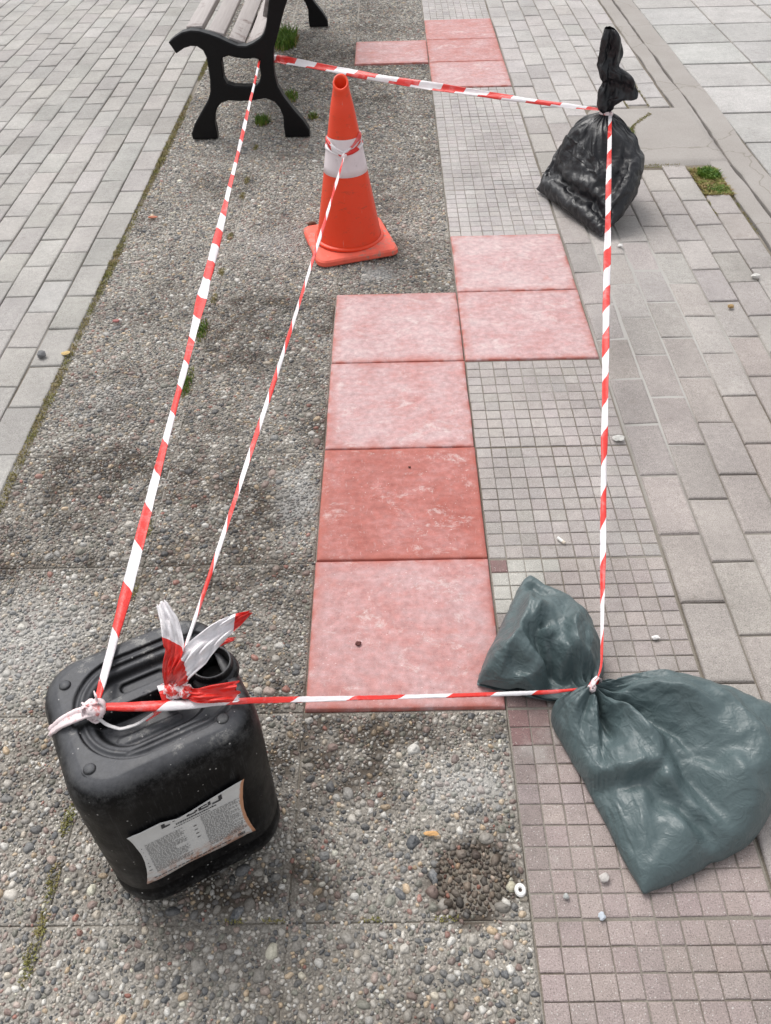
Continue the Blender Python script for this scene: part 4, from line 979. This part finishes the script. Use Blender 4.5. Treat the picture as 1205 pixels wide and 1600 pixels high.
# knot on the right half of the handle with its long loose ends
knot('knot', unp(272, 1078, .392), .014, t2, M_KNOT2, 8, 6, .012)
knot('knot', unp(290, 1080, .394), .012, t2, M_KNOT2, 18, 6, .011)
kn = unp(264, 1082, .386)
loopring('winding', kn+np.array([-.006, 0, -.008]), (math.cos(TH), math.sin(TH), 0), .017, .014, t2, 3, squash=(1, 1.0), u0=.06)
def sheet(name, pts, widths, parent, u0, seed, rot=0., crump=.004):
    """an open, crumpled length of tape, thin but solid"""
    P_ = np.array(pts); d = np.r_[0, np.cumsum(np.linalg.norm(np.diff(P_, axis=0), axis=1))]; Lt = d[-1]; n, m = 44, 14; t = np.linspace(0, Lt, n)
    C_ = np.stack([np.interp(t, d, P_[:, k]) for k in range(3)], 1)
    for _ in range(8): C_[1:-1] = (C_[:-2]+2*C_[1:-1]+C_[2:])/4
    T_ = np.gradient(C_, axis=0); T_ /= np.linalg.norm(T_, axis=1)[:, None]; wl = np.array(widths); Wd = np.interp(t/Lt, wl[:, 0], wl[:, 1]); rs = np.random.default_rng(seed); V = []
    ph = rs.uniform(0, 6, 6)
    for i in range(n):
        nn = np.array([.1, -.55, .8]); nn = nn-T_[i]*(nn@T_[i]); nn /= np.linalg.norm(nn); bb = np.cross(T_[i], nn)
        for q in range(m+1):
            s_ = q/m-.5; f = math.sin(s_*11+ph[0]+t[i]*25)*.55+math.sin(s_*21+ph[1]-t[i]*60)*.3+math.sin(s_*5+ph[2]+t[i]*90)*.35
            jag = rs.uniform(-.004, .004) if i == n-1 else 0
            V.append(C_[i]+bb*(s_*Wd[i])+nn*(crump*1.3*(abs(f)*2-.6)*min(1, Wd[i]/.02))+T_[i]*jag)
    F = [(i*(m+1)+q, i*(m+1)+q+1, (i+1)*(m+1)+q+1, (i+1)*(m+1)+q) for i in range(n-1) for q in range(m)]
    o = mesh(name, V, F, M_TAPE, parent, smooth=True); uv = o.data.uv_layers.new(name='UVMap'); us = []
    for l in o.data.loops: i, q = divmod(l.vertex_index, m+1); us += [(t[i]+u0+(q/m-.5)*Wd[i]*.8)/.1, q/m]
    uv.data.foreach_set('uv', us); sd2 = o.modifiers.new('thickness', 'SOLIDIFY'); sd2.thickness = .0004; return o
sheet('loose_end', [kn, unp(262, 1050, .42), unp(274, 1015, .45), unp(266, 975, .475), unp(252, 942, .49)], [(0, .007), (.25, .016), (.55, .030), (.8, .026), (1, .017)], t2, .065, 3)
sheet('loose_end', [kn, unp(285, 1050, .425), unp(312, 1015, .45), unp(345, 985, .47), unp(370, 968, .475), unp(391, 957, .475)], [(0, .008), (.2, .026), (.45, .040), (.7, .030), (.88, .020), (1, .006)], t2, .095, 7, crump=.005)
sheet('loose_end', [kn+np.array([.02, 0, 0]), unp(310, 1087, .402), unp(335, 1084, .402), unp(372, 1080, .402)], [(0, .008), (.3, .018), (.6, .026), (1, .030)], t2, .052, 9, crump=.004)
sheet('loose_end', [kn+np.array([.02, 0, 0]), unp(294, 1058, .405), unp(312, 1030, .415), unp(338, 1006, .425), unp(366, 998, .425)], [(0, .004), (.5, .006), (.8, .010), (1, .005)], t2, .03, 13, crump=.002)
# windings round the bag necks and the bench leg
loopring('winding', BT+np.array([0, 0, -.002]), (.74, -.673, 0), .0175, .006, t3, 3, squash=(1.35, 1.15), u0=.0, th_=.004)
loopring('winding', BT+np.array([.006, -.004, -.002]), (.8, -.60, .15), .018, .004, t3, 5, squash=(1.35, 1.1), u0=.05, th_=.004, mat=M_KNOT)
knot('knot', BT+np.array([-.006, -.014, .014]), .008, t3, M_KNOT, 9, 4, .006)
loopring('winding', BK+np.array([0, 0, .004]), (.05, .05, 1), .0225, .010, t5, 3, squash=(1, 1), u0=.0, mat=M_KNOT)
knot('knot', BK+np.array([.017, -.018, .002]), .008, t4, M_KNOT, 19, 4, .007)

# ------------------------------------------------------------------ grass, moss and litter
def blades(n, area, hmin, hmax, w_, seed, lean=.6, zf=None, zb=-.003):
    rs = np.random.default_rng(seed); V, F = [], []
    for _ in range(n):
        x, y = area(rs); h = rs.uniform(hmin, hmax); a = rs.uniform(0, 6.28); l = h*rs.uniform(.1, lean); b = rs.uniform(0, 6.28); wx, wy = math.cos(b)*w_/2, math.sin(b)*w_/2; k = len(V)
        z0 = zb
        for t, ww in ((0, 1), (.5, .9), (1, .12)):
            cx, cy2 = x+math.cos(a)*l*t*t, y+math.sin(a)*l*t*t; z = z0+h*t*(1-.18*t)
            V += [(cx-wx*ww, cy2-wy*ww, z), (cx+wx*ww, cy2+wy*ww, z)]
        F += [(k, k+1, k+3, k+2), (k+2, k+3, k+5, k+4)]
    return V, F
def disc(cx, cy2, rx, ry):
    def f(rs):
        a, r = rs.uniform(0, 6.28), rs.uniform(0, 1)**.7; return cx+math.cos(a)*r*rx, cy2+math.sin(a)*r*ry
    return f
def tuft(cx, cy2, rx, ry, n, h, label, dry=.25, w_=.004, seed=1, group='grass tufts in the slab joints'):
    t = thing('grass_tuft', label, 'grass tuft', (cx, cy2, 0), 0, group)
    v, f = blades(n, disc(0, 0, rx, ry), h*.4, h, w_, seed); mesh('blades', v, f, M_GRASS, t)
    if dry: v, f = blades(int(n*dry), disc(0, 0, rx*1.2, ry*1.2), h*.2, h*.7, w_, seed+1, 1.2); mesh('dry_blades', v, f, M_DRY, t)
tuft(-.405, 4.43, .070, .15, 520, .105, 'largest green grass tuft, under the far end of the bench', .3, .006, 3)
tuft(-.408, 3.20, .035, .05, 170, .050, 'small green tuft between the feet of the nearer bench end', .2, .004, 5)
tuft(-.175, 3.25, .022, .03, 60, .035, 'little yellowed tuft right of the bench leg', 1.2, .004, 7)
tuft(-.300, 3.52, .035, .07, 120, .045, 'low green tuft behind the bench leg, at the start of the far tape', .6, .004, 9)
tuft(-.418, 1.40, .018, .06, 150, .022, 'thin grass in the joint left of the long tape', .8, .0025, 11)
tuft(-.418, 1.12, .016, .07, 150, .020, 'sparse grass in the joint under the long tape', .7, .0025, 13)
tuft(1.255, 2.96, .015, .055, 160, .022, 'low green growth in the crack behind the black bag', .8, .003, 15)
# missing paver filled with grass
t = thing('weed_patch', 'square gap of a missing paver filled with green and dry weeds', 'weeds', (1.462, 2.42, 0))
mesh('soil', [(-.055, -.125, -.004), (.055, -.125, -.004), (.055, .125, -.004), (-.055, .125, -.004)], [(0, 1, 2, 3)], M_SOIL, t)
v, f = blades(900, disc(.008, .065, .042, .055), .008, .030, .007, 21, 1.0); mesh('green_weeds', v, f, M_GRASS, t)
v, f = blades(700, disc(.008, -.075, .042, .040), .006, .016, .006, 22, 1.2); mesh('green_weeds', v, f, M_GRASS, t)
v, f = blades(3200, lambda rs: (rs.uniform(-.054, .054), rs.uniform(-.125, .125)), .004, .014, .006, 23, 2.2); mesh('dry_weeds', v, f, M_DRY, t)
# moss lines
rs = np.random.default_rng(4); V, F = [], []
def addb(n, area, h0, h1, w_, seed, zb=-.003):
    v, f = blades(n, area, h0, h1, w_, seed, 1.6, zb=zb); k = len(V); V.extend(v); F.extend([tuple(q+k for q in ff) for ff in f])
for seg in range(150):
    y = .25+seg*.032+rs.uniform(-.01, .01); dens = float(fbm(np.array([y]), np.array([0.]), 2.2, 8)[0])
    if dens > .28: addb(int(150*(dens-.2)*2), disc(-.806, y, .006+.020*dens, .024), .002, .0075, .0034, seg)
for y in (-.46, -.41, -.33, -.22, .33, .52, 1.6, 1.78, 2.05, 2.4, 2.55, 2.9): addb(150, disc(-.410+rs.uniform(-.004, .004), y, .011, .035), .0015, .006, .003, int(y*100)+900)
for x in (-.02, .14, .26, -.09): addb(40, disc(x, -.397, .022, .005), .0015, .005, .0028, int(x*100)+700)
for y in (2.58, 2.60): addb(120, disc(1.26, y, .13, .006), .002, .008, .003, int(y*100))
for q in range(26):
    a_ = q/25; addb(40, disc(1.17+.20*a_+.02*math.sin(a_*7), 2.86+.30*a_**1.5, .008, .012), .002, .007, .004, 4000+q, .004)
for (x, y0, y1) in ((1.405, 2.15, 2.55), (1.508, 2.0, 2.35), (1.305, 3.28, 3.45), (1.205, 3.28, 3.4), (1.408, 3.3, 3.62)):
    for k in range(6): addb(34, disc(x, y0+(y1-y0)*k/5, .006, .035), .002, .007, .003, int(x*1000)+k)
mo = mesh('moss', V, F, M_MOSS); tag(mo, 'yellow green moss and low growth lining the joints of the paving', 'moss', kind='stuff')

def chunk(name, label, cat, x, y, sx, sy, sz, col, seed, rz=0, z=.004, group=None, rough=.8):
    import bmesh
    bm = bmesh.new(); bmesh.ops.create_icosphere(bm, subdivisions=2, radius=1); r = random.Random(seed)
    for v in bm.verts:
        k = 1+r.uniform(-.22, .18); v.co = Vector((v.co.x*sx*k, v.co.y*sy*k, v.co.z*sz*k))
    me = bpy.data.meshes.new(name); bm.to_mesh(me); bm.free(); me.materials.append(simple(name+'_surface', col, rough, .2, 120, .3, .3)); o = link(bpy.data.objects.new(name, me)); o.location = (x, y, z+sz*.6); o.rotation_euler = (0, 0, rz)
    return tag(o, label, cat, group or {'stone': 'loose stones on the pavers', 'rubble': 'rubble chips on the paving', 'crumb': 'reddish crumbs on the pebbled slabs', 'dry clump': 'dead clumps behind the cone base', 'dirt clod': 'dirt crumbs on the red slabs'}.get(cat))
def at(x, y): p = unp(x, y, .002); return p[0], p[1]
def CH(name, label, cat, px, py, *a, **k): x, y = at(px, py); return chunk(name, label, cat, x, y, *a, **k)
CH('stone', 'round dark stone lying on the pale pavers at the left edge', 'stone', 66, 557, .014, .014, .010, (.16, .16, .165), 1)
CH('stone', 'brown stone on the grey pavers to the right of the tape', 'stone', 1141, 481, .011, .008, .006, (.33, .22, .10), 2)
CH('stone', 'pale stone on the pavers above the brown one', 'stone', 1180, 434, .014, .010, .008, (.60, .58, .55), 3)
CH('rubble_chip', 'angular grey chip on the grooved tiles below the green bag', 'rubble', 943, 1373, .009, .008, .005, (.46, .43, .41), 4, .5)
CH('rubble_chip', 'small pale blue chip on the grooved tiles, nearest to the camera', 'rubble', 940, 1433, .006, .007, .003, (.46, .50, .55), 5)
CH('rubble_chip', 'tiny grey chip left of the angular one on the grooved tiles', 'rubble', 884, 1402, .005, .005, .004, (.38, .39, .38), 6)
CH('rubble_chip', 'white crumb on the grooved tiles right of the tall tape end', 'rubble', 1024, 998, .009, .006, .004, (.74, .72, .70), 7)
CH('rubble_chip', 'cement lump at the edge between grooved tiles and pavers', 'rubble', 966, 687, .016, .014, .005, (.52, .51, .48), 8)
CH('rubble_chip', 'small white crumb below the black bag on the pavers', 'rubble', 969, 386, .010, .008, .006, (.68, .67, .65), 9)
CH('dirt_clod', 'little brown clod on the nearest red slab', 'dirt clod', 560, 1008, .0070, .0055, .004, (.13, .05, .045), 10, z=.006)
CH('dirt_clod', 'dark crumb on the brick red slab near its top edge', 'dirt clod', 640, 732, .004, .003, .002, (.12, .05, .04), 11, z=.006)
CH('wood_chip', 'orange chip of wood on the pebbles above the dark round hollow', 'wood chip', 674, 1304, .013, .005, .003, (.58, .34, .15), 12, .05)
CH('dry_leaf', 'yellow leaf scrap at the mossy edge of the left pavement', 'leaf', 103, 553, .013, .010, .003, (.55, .40, .18), 13, .4)
CH('brick_crumb', 'reddish stone crumb on the pebbled slabs left of the long tape', 'crumb', 182, 503, .012, .008, .004, (.34, .14, .13), 14)
CH('brick_crumb', 'orange brick crumb on the pebbled slabs between pavers and long tape', 'crumb', 240, 341, .020, .008, .004, (.42, .16, .10), 15)
CH('dry_clump', 'brown dead clump tucked behind the left rear corner of the cone base', 'dry clump', 488, 354, .018, .010, .012, (.13, .07, .045), 16, .3)
CH('dry_clump', 'brown dead clump behind the right side of the cone base', 'dry clump', 598, 357, .012, .020, .012, (.15, .08, .05), 17, .6)
# shell ring and cigarette end
v, f = lathe([(.0030, .001), (.0045, .004), (.0085, .0042), (.0102, .001)], 24); o = mesh('shell_ring', v, f, simple('shell', (.80, .78, .76), .5)); x, y = at(813, 1391); o.location = (x, y, .002); o.scale = (.95, 1.15, 1)
tag(o, 'white ring shaped shell beside the dark round hollow', 'shell')
bt = thing('cigarette_end', 'white cigarette end on the grooved tiles above the green bag', 'cigarette end', (*at(877, 846), .0055), math.radians(-52))
def cyl(x0, x1, r, n=12):
    V = [(x, r*math.cos(2*math.pi*q/n), r*math.sin(2*math.pi*q/n)) for x in (x0, x1) for q in range(n)]; return V, [(q, (q+1) % n, n+(q+1) % n, n+q) for q in range(n)]+[tuple(range(n))[::-1], tuple(range(n, 2*n))]
v, f = cyl(-.012, .004, .0036); mesh('paper', v, f, simple('cigarette_paper', (.78, .77, .74), .7), bt)
v, f = cyl(.004, .011, .0037); mesh('filter', v, f, simple('cigarette_filter', (.62, .55, .46), .7), bt)
